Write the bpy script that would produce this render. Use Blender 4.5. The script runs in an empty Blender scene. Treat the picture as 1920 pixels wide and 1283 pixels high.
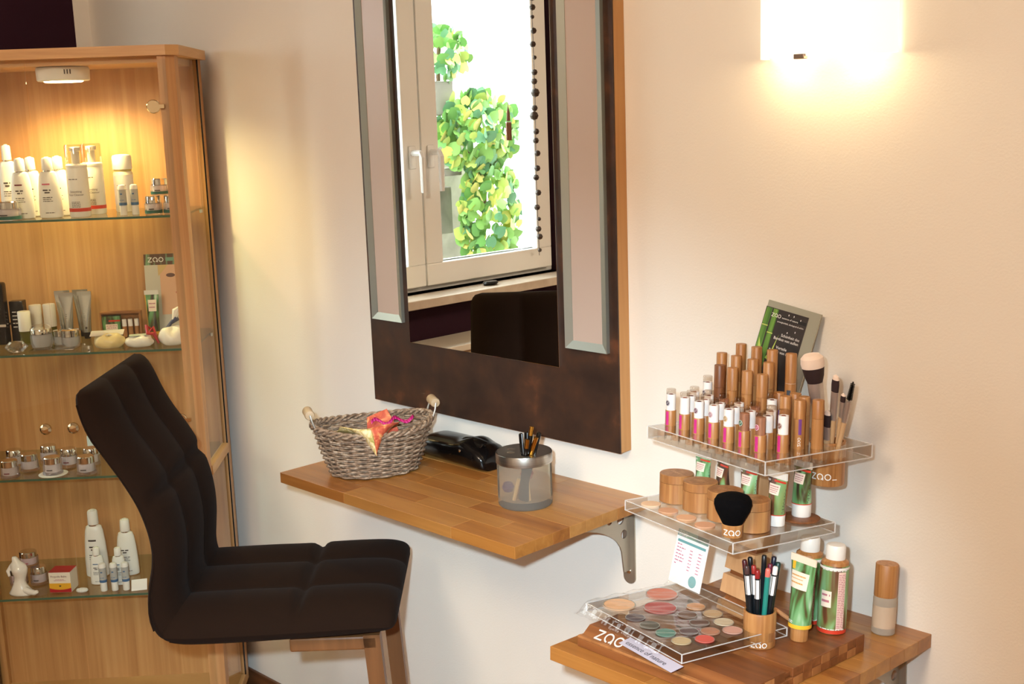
import bpy, bmesh, math, random
from math import sin, cos, pi, radians as rad
from mathutils import Matrix, Vector

# ------------------------------------------------------------------ scene, camera, world, light
scene = bpy.context.scene
COL = scene.collection
random.seed(7)
PITCH, ROLL, YAW = rad(10.677), rad(-2.032), rad(45.80)
FPX = 2328.0
CAM = Vector((0.0, -1.65, 1.517))
_fwd = Vector((-sin(YAW)*cos(PITCH), cos(YAW)*cos(PITCH), -sin(PITCH)))
_r0 = Vector((cos(YAW), sin(YAW), 0)); _u0 = _r0.cross(_fwd)
_ri = _r0*cos(ROLL) + _u0*sin(ROLL); _up = _u0*cos(ROLL) - _r0*sin(ROLL)
cam_data = bpy.data.cameras.new('camera'); cam = bpy.data.objects.new('camera', cam_data); COL.objects.link(cam)
cam_data.sensor_fit = 'HORIZONTAL'; cam_data.sensor_width = 36.0; cam_data.lens = 36.0*FPX/1920.0
cam_data.clip_start = 0.02; cam_data.clip_end = 200
M = Matrix((( _ri.x, _up.x, -_fwd.x, CAM.x), (_ri.y, _up.y, -_fwd.y, CAM.y), (_ri.z, _up.z, -_fwd.z, CAM.z), (0,0,0,1)))
cam.matrix_world = M
scene.camera = cam
scene.view_settings.view_transform = 'Standard'; scene.view_settings.look = 'None'
scene.view_settings.gamma = 1.0; scene.view_settings.use_curve_mapping = False
scene.view_settings.exposure = -0.1
cy = scene.cycles
cy.use_denoising = True
cy.max_bounces = 12; cy.transmission_bounces = 12; cy.transparent_max_bounces = 32; cy.glossy_bounces = 6; cy.diffuse_bounces = 5
cy.sample_clamp_indirect = 6.0

world = bpy.data.worlds.new('overcast_sky'); scene.world = world; world.use_nodes = True
bg = world.node_tree.nodes['Background']; bg.inputs['Color'].default_value = (0.93, 0.97, 1.0, 1); bg.inputs['Strength'].default_value = 10.0

def lamp(name, kind, loc, energy, color, size=0.05, rot=None, size_y=None):
    d = bpy.data.lights.new(name, kind); d.energy = energy; d.color = color
    if kind == 'AREA':
        d.size = size
        if size_y: d.shape = 'RECTANGLE'; d.size_y = size_y
    else: d.shadow_soft_size = size
    o = bpy.data.objects.new(name, d); COL.objects.link(o); o.location = loc
    if rot: o.rotation_euler = rot
    return o
# the photographer's flash beside the lens, and an unseen warm fill light added overhead
flash = lamp('camera_flash', 'SPOT', CAM - _ri*0.07 + _up*0.06 + _fwd*0.03, 215.0, (0.79, 1.0, 1.14), 0.018)
flash.data.spot_size = rad(50); flash.data.spot_blend = 1.0
flash.rotation_euler = (_fwd*FPX + _ri*(930-960) - _up*(1330-641)).to_track_quat('-Z', 'Y').to_euler()
lamp('unseen_fill_lamp', 'POINT', (-0.6, -2.2, 2.25), 100.0, (1.0, 0.785, 0.585), 0.25)

# ------------------------------------------------------------------ materials
def lin(c):
    r = []
    for v in c[:3]:
        v = v/255.0
        r.append(v/12.92 if v <= 0.04045 else ((v+0.055)/1.055)**2.4)
    return (*r, 1.0)
MATS = {}
def pbr(name, c, rough=0.5, metal=0.0, spec=0.5, trans=0.0, ior=1.45, emit=None, estr=0.0, coat=0.0, bump=None, sheen=0.0, alpha=1.0, sss=0.0):
    if name in MATS: return MATS[name]
    m = bpy.data.materials.new(name); m.use_nodes = True
    nt = m.node_tree; b = nt.nodes['Principled BSDF']
    b.inputs['Base Color'].default_value = lin(c); b.inputs['Roughness'].default_value = rough
    b.inputs['Metallic'].default_value = metal; b.inputs['Specular IOR Level'].default_value = spec
    b.inputs['Transmission Weight'].default_value = trans; b.inputs['IOR'].default_value = ior
    b.inputs['Coat Weight'].default_value = coat; b.inputs['Sheen Weight'].default_value = sheen
    b.inputs['Alpha'].default_value = alpha
    if sss: b.inputs['Subsurface Weight'].default_value = sss; b.inputs['Subsurface Scale'].default_value = 0.01
    if emit: b.inputs['Emission Color'].default_value = lin(emit); b.inputs['Emission Strength'].default_value = estr
    if bump:
        sc, st, dist = bump
        tc = nt.nodes.new('ShaderNodeTexCoord'); n = nt.nodes.new('ShaderNodeTexNoise'); n.inputs['Scale'].default_value = sc; n.inputs['Detail'].default_value = 4
        bp = nt.nodes.new('ShaderNodeBump'); bp.inputs['Strength'].default_value = st; bp.inputs['Distance'].default_value = dist
        nt.links.new(tc.outputs['Object'], n.inputs['Vector']); nt.links.new(n.outputs['Fac'], bp.inputs['Height']); nt.links.new(bp.outputs['Normal'], b.inputs['Normal'])
    MATS[name] = m
    return m
def grain(name, stops, scale=(2, 2, 40), rough=0.45, detail=5, coat=0.0, bump=0.0, rnd=True, nscale=1.0, distort=0.6, metal=0.0, spec=0.5):
    """stretched noise through a colour ramp; works as wood, bamboo, rust, stone and prints"""
    if name in MATS: return MATS[name]
    m = bpy.data.materials.new(name); m.use_nodes = True
    nt = m.node_tree; b = nt.nodes['Principled BSDF']; L = nt.links.new
    tc = nt.nodes.new('ShaderNodeTexCoord'); mp = nt.nodes.new('ShaderNodeMapping'); mp.inputs['Scale'].default_value = scale
    n = nt.nodes.new('ShaderNodeTexNoise'); n.inputs['Scale'].default_value = nscale; n.inputs['Detail'].default_value = detail; n.inputs['Distortion'].default_value = distort
    rp = nt.nodes.new('ShaderNodeValToRGB')
    while len(rp.color_ramp.elements) < len(stops): rp.color_ramp.elements.new(0.5)
    for el, (p, c) in zip(rp.color_ramp.elements, stops): el.position = p; el.color = lin(c)
    L(tc.outputs['Object'], mp.inputs['Vector'])
    if rnd:
        oi = nt.nodes.new('ShaderNodeObjectInfo'); mul = nt.nodes.new('ShaderNodeMath'); mul.operation = 'MULTIPLY'; mul.inputs[1].default_value = 37.0
        L(oi.outputs['Random'], mul.inputs[0]); L(mul.outputs[0], mp.inputs['Location'])
    L(mp.outputs['Vector'], n.inputs['Vector']); L(n.outputs['Fac'], rp.inputs['Fac']); L(rp.outputs['Color'], b.inputs['Base Color'])
    b.inputs['Roughness'].default_value = rough; b.inputs['Coat Weight'].default_value = coat; b.inputs['Metallic'].default_value = metal; b.inputs['Specular IOR Level'].default_value = spec
    if bump:
        bp = nt.nodes.new('ShaderNodeBump'); bp.inputs['Strength'].default_value = bump; bp.inputs['Distance'].default_value = 0.002
        L(n.outputs['Fac'], bp.inputs['Height']); L(bp.outputs['Normal'], b.inputs['Normal'])
    MATS[name] = m
    return m
def thin_glass(name, tint=(250, 252, 250), ior=1.45, rough=0.0, boost=1.0):
    """pane: Fresnel mix of straight-through and mirror"""
    if name in MATS: return MATS[name]
    m = bpy.data.materials.new(name); m.use_nodes = True; nt = m.node_tree
    for n in list(nt.nodes): nt.nodes.remove(n)
    out = nt.nodes.new('ShaderNodeOutputMaterial'); mix = nt.nodes.new('ShaderNodeMixShader'); tr = nt.nodes.new('ShaderNodeBsdfTransparent'); gl = nt.nodes.new('ShaderNodeBsdfGlossy'); fr = nt.nodes.new('ShaderNodeFresnel')
    tr.inputs['Color'].default_value = lin(tint); gl.inputs['Roughness'].default_value = rough; fr.inputs['IOR'].default_value = ior
    mul = nt.nodes.new('ShaderNodeMath'); mul.operation = 'MULTIPLY'; mul.inputs[1].default_value = boost; mul.use_clamp = True
    geo = nt.nodes.new('ShaderNodeNewGeometry'); inv = nt.nodes.new('ShaderNodeMath'); inv.operation = 'SUBTRACT'; inv.inputs[0].default_value = 1.0; nt.links.new(geo.outputs['Backfacing'], inv.inputs[1])
    mf = nt.nodes.new('ShaderNodeMath'); mf.operation = 'MULTIPLY'; nt.links.new(fr.outputs[0], mf.inputs[0]); nt.links.new(inv.outputs[0], mf.inputs[1])
    nt.links.new(mf.outputs[0], mul.inputs[0]); nt.links.new(mul.outputs[0], mix.inputs[0]); nt.links.new(tr.outputs[0], mix.inputs[1]); nt.links.new(gl.outputs[0], mix.inputs[2]); nt.links.new(mix.outputs[0], out.inputs[0])
    MATS[name] = m
    return m
def acrylic(name, tint=(250, 252, 252), clear=0.5, rough=0.0, ior=1.47):
    """solid clear plastic: half refracting, half straight-through so that light gets in"""
    if name in MATS: return MATS[name]
    m = bpy.data.materials.new(name); m.use_nodes = True; nt = m.node_tree
    for n in list(nt.nodes): nt.nodes.remove(n)
    out = nt.nodes.new('ShaderNodeOutputMaterial'); mix = nt.nodes.new('ShaderNodeMixShader'); tr = nt.nodes.new('ShaderNodeBsdfTransparent'); gl = nt.nodes.new('ShaderNodeBsdfGlass')
    tr.inputs['Color'].default_value = lin(tint); gl.inputs['Color'].default_value = lin(tint); gl.inputs['Roughness'].default_value = rough; gl.inputs['IOR'].default_value = ior
    mix.inputs[0].default_value = 1-clear
    nt.links.new(tr.outputs[0], mix.inputs[1]); nt.links.new(gl.outputs[0], mix.inputs[2]); nt.links.new(mix.outputs[0], out.inputs[0])
    MATS[name] = m
    return m
BAMBOO = grain('bamboo', [(0.25, (146, 94, 48)), (0.5, (172, 118, 66)), (0.75, (190, 140, 88))], (160, 160, 6), 0.42, 3)
BAMBOO_D = grain('bamboo_dark', [(0.25, (102, 60, 32)), (0.6, (128, 78, 44)), (0.8, (144, 94, 54))], (160, 160, 6), 0.42, 3)
BAMBOO_P = grain('bamboo_pot', [(0.25, (132, 86, 46)), (0.5, (160, 108, 62)), (0.75, (180, 132, 80))], (110, 110, 5), 0.4, 3)
BEECH = [grain('beech_%d' % i, [(0.2, a), (0.55, b), (0.8, c)], (3.5, 60, 60), 0.33, 6, bump=0.03, coat=0.1) for i, (a, b, c) in enumerate([
    ((142, 90, 40), (168, 112, 52), (180, 128, 66)), ((124, 74, 32), (152, 96, 44), (168, 114, 56)), ((152, 102, 50), (174, 122, 62), (186, 136, 76)), ((134, 84, 36), (160, 104, 48), (176, 120, 60))])]
CAB = grain('maple_veneer', [(0.25, (176, 124, 76)), (0.55, (198, 148, 96)), (0.8, (210, 164, 112))], (60, 60, 1.6), 0.42, 4, rnd=False)
CAB_H = grain('maple_edge', [(0.25, (186, 138, 86)), (0.55, (206, 160, 106)), (0.8, (216, 174, 122))], (4, 4, 60), 0.4, 4, rnd=False)
WHITE = pbr('white_plastic', (236, 232, 224), 0.32)
WHITE_M = pbr('white_matte', (232, 230, 224), 0.6)
BLACK = pbr('black_plastic', (14, 13, 13), 0.22)
CHROME = pbr('chrome', (225, 222, 216), 0.08, 1.0)
BRASSY = pbr('polished_nickel', (214, 196, 160), 0.12, 1.0)
STEEL = grain('brushed_steel', [(0.3, (168, 164, 156)), (0.7, (196, 192, 184))], (3, 3, 300), 0.3, 2, metal=1.0)
ALU = pbr('satin_aluminium', (166, 172, 164), 0.42, 0.7)
GLASS = thin_glass('clear_pane')
SHELFGLASS = thin_glass('shelf_pane', (240, 247, 242), 1.45)
SHELFEDGE = pbr('green_glass_edge', (66, 98, 78), 0.12)
ACRYL = thin_glass('clear_acrylic', (247, 246, 243), 1.49, 0.02, 1.6)
ACRYL_E = acrylic('acrylic_polished_edge', (253, 253, 252), 0.58, 0.0, 1.49)
ACRYL_GLINT = pbr('acrylic_painted_glint', (244, 244, 242), 0.08, spec=0.9, alpha=0.36)  # half-clear white that paints bright glints along the tray edges
JARGLASS = acrylic('jar_acrylic', (246, 246, 252), 0.55)
def frosted(name, c, rough=0.35, share=0.55, ior=1.15):
    if name in MATS: return MATS[name]
    m = bpy.data.materials.new(name); m.use_nodes = True; nt = m.node_tree; L = nt.links.new
    for n in list(nt.nodes): nt.nodes.remove(n)
    out = nt.nodes.new('ShaderNodeOutputMaterial'); tl = nt.nodes.new('ShaderNodeBsdfTranslucent'); df = nt.nodes.new('ShaderNodeBsdfDiffuse'); rf = nt.nodes.new('ShaderNodeBsdfRefraction')
    for n in (tl, df, rf): n.inputs['Color'].default_value = lin(c)
    rf.inputs['Roughness'].default_value = rough; rf.inputs['IOR'].default_value = ior
    m1 = nt.nodes.new('ShaderNodeMixShader'); m2 = nt.nodes.new('ShaderNodeMixShader'); m1.inputs[0].default_value = 0.4; m2.inputs[0].default_value = share
    L(tl.outputs[0], m1.inputs[1]); L(df.outputs[0], m1.inputs[2]); L(rf.outputs[0], m2.inputs[1]); L(m1.outputs[0], m2.inputs[2]); L(m2.outputs[0], out.inputs[0])
    MATS[name] = m; return m
PINK = pbr('magenta_print', (196, 48, 128), 0.45)
PURPLE = pbr('purple_print', (112, 58, 130), 0.45)
RED = pbr('red_print', (206, 62, 40), 0.4)
INK = pbr('dark_print', (70, 58, 54), 0.5)
INKP = pbr('rose_print', (190, 120, 130), 0.5)
WPRINT = pbr('white_print', (240, 236, 230), 0.5)
PAPER = pbr('paper_white', (238, 232, 226), 0.6)
CREAMP = pbr('paper_cream', (246, 226, 206), 0.6)
NAVY = pbr('steel_blue_print', (70, 108, 148), 0.45)
GREYLAB = pbr('grey_print', (176, 176, 172), 0.45)
PRINT_G = grain('bamboo_leaf_print', [(0.32, (48, 34, 24)), (0.42, (84, 84, 46)), (0.50, (92, 142, 84)), (0.62, (128, 176, 124)), (0.76, (200, 218, 192))], (34, 34, 10), 0.35, 2, distort=1.6)
PRINT_B = grain('bamboo_stalk_print', [(0.34, (66, 40, 26)), (0.46, (106, 64, 40)), (0.52, (120, 140, 80)), (0.62, (136, 182, 128)), (0.76, (196, 214, 186))], (36, 36, 8), 0.35, 2, distort=1.0)

# ------------------------------------------------------------------ mesh helpers
class MB:
    """collects verts / faces; build() makes ONE mesh object"""
    def __init__(s): s.v = []; s.f = []; s.boxy = False
    def add(s, vs, fs, m=None):
        o = len(s.v)
        s.v += [tuple(m @ Vector(p)) if m is not None else tuple(p) for p in vs]
        s.f += [tuple(i+o for i in f) for f in fs]
        return s
    def box(s, x0, x1, y0, y1, z0, z1, m=None):
        return s.add([(x0,y0,z0),(x1,y0,z0),(x1,y1,z0),(x0,y1,z0),(x0,y0,z1),(x1,y0,z1),(x1,y1,z1),(x0,y1,z1)],
                     [(0,3,2,1),(4,5,6,7),(0,1,5,4),(1,2,6,5),(2,3,7,6),(3,0,4,7)], m)
    def bbox(s, x0, x1, y0, y1, z0, z1, b=0.002, seg=2, m=None):
        s.boxy = True; bm = bmesh.new(); bmesh.ops.create_cube(bm, size=1.0)
        for v in bm.verts:
            v.co = Vector(((x0+x1)/2 + v.co.x*(x1-x0), (y0+y1)/2 + v.co.y*(y1-y0), (z0+z1)/2 + v.co.z*(z1-z0)))
        bmesh.ops.bevel(bm, geom=list(bm.edges), offset=b, segments=seg, profile=0.5, affect='EDGES')
        bm.verts.index_update()
        s.add([v.co.copy() for v in bm.verts], [[v.index for v in f.verts] for f in bm.faces], m); bm.free(); return s
    def lathe(s, prof, n=24, sx=1.0, sy=1.0, m=None, cap=True):
        vs = []; fs = []; k = len(prof)
        for (r, z) in prof:
            for i in range(n):
                a = 2*pi*i/n; vs.append((r*cos(a)*sx, r*sin(a)*sy, z))
        for j in range(k-1):
            for i in range(n):
                i2 = (i+1) % n; fs.append((j*n+i, j*n+i2, (j+1)*n+i2, (j+1)*n+i))
        if cap:
            if prof[0][0] > 1e-6: fs.append(tuple(reversed(range(n))))
            if prof[-1][0] > 1e-6: fs.append(tuple((k-1)*n+i for i in range(n)))
        return s.add(vs, fs, m)
    def tube(s, pts, r, n=8, cap=True, closed=False):
        pts = [Vector(p) for p in pts]; k = len(pts); rs = r if isinstance(r, (list, tuple)) else [r]*k
        vs = []; fs = []; ref = Vector((0.13, 0.21, 1)).normalized(); prev = None
        for i, p in enumerate(pts):
            if closed: t = pts[(i+1) % k] - pts[i-1]
            else: t = pts[min(i+1, k-1)] - pts[max(i-1, 0)]
            t.normalize()
            if prev is None:
                a = t.cross(ref)
                if a.length < 1e-3: a = t.cross(Vector((1, 0, 0)))
            else: a = prev - t*prev.dot(t)
            a.normalize(); prev = a; b = t.cross(a)
            for j in range(n):
                q = 2*pi*j/n; vs.append(p + (a*cos(q) + b*sin(q))*rs[i])
        m = k if closed else k-1
        for i in range(m):
            for j in range(n):
                i2 = (i+1) % k; j2 = (j+1) % n; fs.append((i*n+j, i*n+j2, i2*n+j2, i2*n+j))
        if cap and not closed: fs.append(tuple(reversed(range(n)))); fs.append(tuple((k-1)*n+j for j in range(n)))
        return s.add(vs, fs)
    def grid(s, fn, nu, nv, flip=False):
        vs = [fn(i/nu, j/nv) for j in range(nv+1) for i in range(nu+1)]; w = nu+1
        fs = [(j*w+i, j*w+i+1, (j+1)*w+i+1, (j+1)*w+i) for j in range(nv) for i in range(nu)]
        if flip: fs = [f[::-1] for f in fs]
        return s.add(vs, fs)
    def extrude(s, poly, h, m=None):
        """poly (x, y) counter-clockwise, extruded 0..h along z"""
        n = len(poly)
        return s.add([(x, y, 0) for x, y in poly] + [(x, y, h) for x, y in poly],
                     [tuple(reversed(range(n))), tuple(range(n, 2*n))] + [(i, (i+1) % n, n+(i+1) % n, n+i) for i in range(n)], m)
    def mesh(s, name, mat, smooth=True, angle=35):
        me = bpy.data.meshes.new(name); me.from_pydata(s.v, [], s.f); me.materials.append(mat)
        if smooth:
            me.polygons.foreach_set('use_smooth', [True]*len(me.polygons)); me.set_sharp_from_angle(angle=rad(22 if s.boxy else angle))
        me.update(); return me
    def build(s, name, mat, parent=None, mw=None, smooth=True, angle=35):
        o = bpy.data.objects.new(name, s.mesh(name, mat, smooth, angle)); COL.objects.link(o)
        if parent: o.parent = parent
        if mw is not None:
            if parent: o.matrix_local = mw
            else: o.matrix_world = mw
        return o
def link_mesh(name, me, parent=None, m=None):
    o = bpy.data.objects.new(name, me); COL.objects.link(o)
    if parent: o.parent = parent
    if m is not None: o.matrix_local = m
    return o
def tag(o, label=None, cat=None, group=None, kind=None):
    if label: o['label'] = label
    if cat: o['category'] = cat
    if group: o['group'] = group
    if kind: o['kind'] = kind
    return o
def thing(name, label, cat, m, group=None):
    o = bpy.data.objects.new(name, None); COL.objects.link(o); o.empty_display_size = 0.02
    o.matrix_world = m
    return tag(o, label, cat, group)
def struct(o): o['kind'] = 'structure'; return o
T = Matrix.Translation
def RZ(a): return Matrix.Rotation(rad(a), 4, 'Z')
def RX(a): return Matrix.Rotation(rad(a), 4, 'X')
def RY(a): return Matrix.Rotation(rad(a), 4, 'Y')
def plate_with_holes(w, d, th, holes, nseg=20, bevel=0.0008):
    """clear slab 0..w, 0..d, top at z=0, with round holes right through"""
    bm = bmesh.new(); edges = []
    def loop(pts):
        vs = [bm.verts.new(p) for p in pts]
        for i in range(len(vs)): edges.append(bm.edges.new((vs[i], vs[(i+1) % len(vs)])))
    loop([(0, 0, 0), (w, 0, 0), (w, d, 0), (0, d, 0)])
    for (x, y, r) in holes: loop([(x+r*cos(2*pi*i/nseg), y+r*sin(2*pi*i/nseg), 0) for i in range(nseg)])
    bmesh.ops.triangle_fill(bm, use_beauty=True, use_dissolve=False, edges=edges)
    r = bmesh.ops.extrude_face_region(bm, geom=list(bm.faces))
    for g in r['geom']:
        if isinstance(g, bmesh.types.BMVert): g.co.z -= th
    bmesh.ops.recalc_face_normals(bm, faces=list(bm.faces))
    bm.verts.index_update()
    mb = MB(); mb.add([v.co.copy() for v in bm.verts], [[v.index for v in f.verts] for f in bm.faces]); bm.free()
    return mb
def ribbon(mb, pts, w, fn):
    """flat stroke along 2-D points, mapped by fn(x, y)"""
    n = len(pts); a = []; 
    for i in range(n):
        p0 = Vector(pts[max(i-1, 0)]); p1 = Vector(pts[min(i+1, n-1)]); t = (p1-p0)
        if t.length < 1e-9: t = Vector((1, 0))
        t.normalize(); nn = Vector((-t.y, t.x))*w/2; p = Vector(pts[i])
        a.append(fn(*(p-nn))); a.append(fn(*(p+nn)))
    mb.add(a, [(2*i, 2*i+2, 2*i+3, 2*i+1) for i in range(n-1)])
def zao_strokes(mb, x0, y0, h, fn, w=None):
    """the lettering z a o, x-height h"""
    w = w or h*0.15
    def arc(cx, cy, r, a0, a1, k=14): return [(cx+r*cos(rad(a0+(a1-a0)*i/k)), cy+r*sin(rad(a0+(a1-a0)*i/k))) for i in range(k+1)]
    def P(l): return [(x0+x*h, y0+y*h) for x, y in l]
    for l in ([(0.0, 0.93), (0.82, 0.93)], [(0.80, 0.95), (0.02, 0.05)], [(0.0, 0.07), (0.86, 0.07)]): ribbon(mb, P(l), w, fn)
    ribbon(mb, P(arc(1.5, 0.5, 0.43, 262, -72, 20)), w, fn); ribbon(mb, P([(1.93, 0.42), (1.95, 0.0)]), w, fn)
    ribbon(mb, P(arc(2.68, 0.5, 0.43, 0, 360, 20)), w, fn)
def on_cyl(R, z0=0.0, ang0=-90.0, sy=1.0):
    """flat (x, y) -> round a cylinder, x = 0 facing ang0 degrees"""
    return lambda x, y: (R*cos(rad(ang0)+x/R), R*sy*sin(rad(ang0)+x/R), z0+y)
_TXT = {}
def text_mb(txt, size, fn, align='LEFT'):
    """real lettering in the built-in typeface, mapped by fn(x, y)"""
    key = (txt, align)
    if key not in _TXT:
        c = bpy.data.curves.new('t', 'FONT'); c.body = txt; c.align_x = align; c.resolution_u = 2
        o = bpy.data.objects.new('t', c); COL.objects.link(o)
        dg = bpy.context.evaluated_depsgraph_get(); me = bpy.data.meshes.new_from_object(o.evaluated_get(dg))
        _TXT[key] = ([(v.co.x, v.co.y) for v in me.vertices], [tuple(p.vertices) for p in me.polygons])
        bpy.data.objects.remove(o); bpy.data.curves.remove(c); bpy.data.meshes.remove(me)
    vs, fs = _TXT[key]
    mb = MB(); mb.add([fn(x*size, y*size) for x, y in vs], fs); return mb
def dashes(mb, rows, fn, seed=1):
    """rows of small print too fine to read: (x0, x1, y, height)"""
    rr = random.Random(seed)
    for (x0, x1, y, h) in rows:
        x = x0
        while x < x1:
            l = min(rr.uniform(2.0, 6.0)*h, x1-x); ribbon(mb, [(x, y), (x+l*0.5, y), (x+l, y)], h, fn); x += l+h*0.9
def patch(fn, x0, x1, y0, y1, nx=8, ny=2):
    mb = MB(); mb.grid(lambda u, v: fn(x0+(x1-x0)*u, y0+(y1-y0)*v), nx, ny); return mb

# ------------------------------------------------------------------ the room
XB = -3.318                                   # plane of the back (window) wall; the mirror wall is y = 0
WALL = pbr('wall_paint_white', (236, 231, 221), 0.75, spec=0.2, bump=(260, 0.16, 0.002))
AUB = pbr('wall_paint_aubergine', (46, 18, 34), 0.7, spec=0.2, bump=(200, 0.1, 0.002))
FLOORM = grain('floor_laminate', [(0.2, (120, 78, 44)), (0.6, (150, 102, 60)), (0.85, (166, 118, 74))], (2, 30, 30), 0.4, 5, rnd=False)
struct(MB().box(XB-0.2, 2.7, -4.3, 0.1, -0.05, 0).build('floor', FLOORM))
struct(MB().box(XB-0.2, 2.7, -4.3, 0.1, 2.5, 2.55).build('ceiling', pbr('ceiling_paint', (234, 230, 224), 0.8)))
struct(MB().box(XB-0.2, 2.7, 0, 0.1, 0, 2.5).build('wall_right', WALL))
struct(MB().box(XB-0.2, 2.7, -4.3, -4.2, 0, 2.5).build('wall_left', WALL))
struct(MB().box(2.6, 2.7, -4.2, 0, 0, 2.5).build('wall_front', WALL))
WY0, WY1, WZ0, WZ1 = -1.93, -0.66, 0.885, 2.05
struct(MB().box(XB-0.2, XB, -4.2, WY0, 0, 2.5).box(XB-0.2, XB, WY1, -0.045, 0, 2.5).box(XB-0.2, XB, WY0, WY1, 0, WZ0).box(XB-0.2, XB, WY0, WY1, WZ1, 2.5).build('wall_back', AUB))
struct(MB().box(XB-0.2, XB+0.002, -0.045, 0, 0, 2.5).build('trim_1', WALL))
struct(MB().box(XB+0.002, 2.6, -0.013, 0, 0, 0.058).bbox(XB+0.002, 2.6, -0.010, 0, 0.056, 0.066, 0.003).build('baseboard_right', grain('baseboard_wood', [(0.2, (92, 56, 30)), (0.8, (126, 80, 46))], (2, 40, 40), 0.45, 4)))

# window in the back wall: seen in the mirror
PVC = pbr('window_pvc', (246, 246, 243), 0.3)
win = bpy.data.objects.new('window_1', None); COL.objects.link(win); struct(win)
def rect_frame(mb, x0, x1, y0, y1, z0, z1, w):
    for b in ((y0, y1, z0, z0+w), (y0, y1, z1-w, z1), (y0, y0+w, z0+w, z1-w), (y1-w, y1, z0+w, z1-w)): mb.bbox(x0, x1, b[0], b[1], b[2], b[3], 0.004)
f = MB(); rect_frame(f, XB-0.11, XB-0.05, WY0, WY1, WZ0, WZ1, 0.035); f.build('window_frame', PVC, win)
for (y0, y1, hy) in ((-1.90, -1.262, -1.30), (-1.256, -0.69, -1.215)):
    sash = MB(); rect_frame(sash, XB-0.10, XB-0.02, y0, y1, 0.905, 2.02, 0.078)
    so = sash.build('sash', PVC, win)
    MB().box(XB-0.07, XB-0.066, y0+0.07, y1-0.07, 0.98, 1.95).build('pane', GLASS, so)
    for (a, b, c, d) in ((y0+0.074, y1-0.074, 0.979, 0.985),):
        MB().box(XB-0.062, XB-0.05, a, b, c, d).build('gasket', BLACK, so)
    h = MB().bbox(XB-0.02, XB-0.012, hy-0.016, hy+0.016, 1.32, 1.40, 0.005)
    h.tube([(XB-0.015, hy, 1.375), (XB+0.03, hy, 1.375), (XB+0.036, hy, 1.36), (XB+0.036, hy, 1.24)], [0.011, 0.010, 0.011, 0.009], 8)
    h.build('window_handle', pbr('handle_white', (246, 246, 244), 0.25), so)
STONE = grain('sill_marble', [(0.3, (196, 178, 158)), (0.6, (218, 204, 186)), (0.8, (228, 218, 204))], (9, 9, 9), 0.35, 6, rnd=False)
struct(MB().bbox(XB-0.06, XB+0.11, WY0-0.10, WY1+0.06, WZ0-0.032, WZ0, 0.004).build('trim_2', STONE))

# ------------------------------------------------------------------ butcher-block boards
def butcher_board(name, label, w, d, th, m, row=0.041, seed=3, offs=0.0):
    """w along x, depth d along -y from the wall edge, top at z = 0; every glued stave its own piece"""
    t = thing(name, label, 'shelf', m); rr = random.Random(seed); y = 0.0; k = 0
    while y < d-1e-6:
        y1 = min(y+row, d)
        if d-y1 < 0.012: y1 = d
        x = 0.0; first = rr.uniform(0.08, 0.26)
        while x < w-1e-6:
            l = first if x == 0 else rr.uniform(0.17, 0.34); x1 = min(x+l, w)
            if w-x1 < 0.06: x1 = w
            b = MB().bbox(x, x1, -y1, -y, -th, 0, 0.0005, 1)
            b.build('stave', BEECH[rr.choice((0, 0, 1, 2, 2, 3))], t, smooth=False); x = x1; k += 1
        y = y1
    return t
DZ = 0.825
desk = butcher_board('wall_desk', 'beech butcher-block desk board on the wall below the mirror', 0.66, 0.335, 0.021, T((-2.023, 0, DZ)), seed=11)
# the lower shelf tips back a little: everything on it uses this frame
SZ = 1.517-0.4815*1.65
TILT = 3.0
MS = T((0, 0, SZ)) @ RX(-TILT)               # local x along the wall, local y towards the wall (0), z up
low = butcher_board('wall_shelf', 'beech butcher-block shelf under the make-up display at lower right', 0.366, 0.442, 0.021, MS @ T((-1.186, 0, 0)), seed=5)

def poly_plate(outline, holes, th, nseg=18):
    bm = bmesh.new(); edges = []
    def loop(pts):
        vs = [bm.verts.new((p[0], p[1], 0)) for p in pts]
        for i in range(len(vs)): edges.append(bm.edges.new((vs[i], vs[(i+1) % len(vs)])))
    loop(outline)
    for (x, y, r) in holes: loop([(x+r*cos(2*pi*i/nseg), y+r*sin(2*pi*i/nseg)) for i in range(nseg)])
    bmesh.ops.triangle_fill(bm, use_beauty=True, use_dissolve=False, edges=edges)
    r = bmesh.ops.extrude_face_region(bm, geom=list(bm.faces))
    for g in r['geom']:
        if isinstance(g, bmesh.types.BMVert): g.co.z += th
    bmesh.ops.recalc_face_normals(bm, faces=list(bm.faces)); bm.verts.index_update()
    mb = MB(); mb.add([v.co.copy() for v in bm.verts], [[v.index for v in f.verts] for f in bm.faces]); bm.free()
    return mb
BRK = pbr('bracket_satin', (176, 166, 150), 0.42, 0.75)
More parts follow.
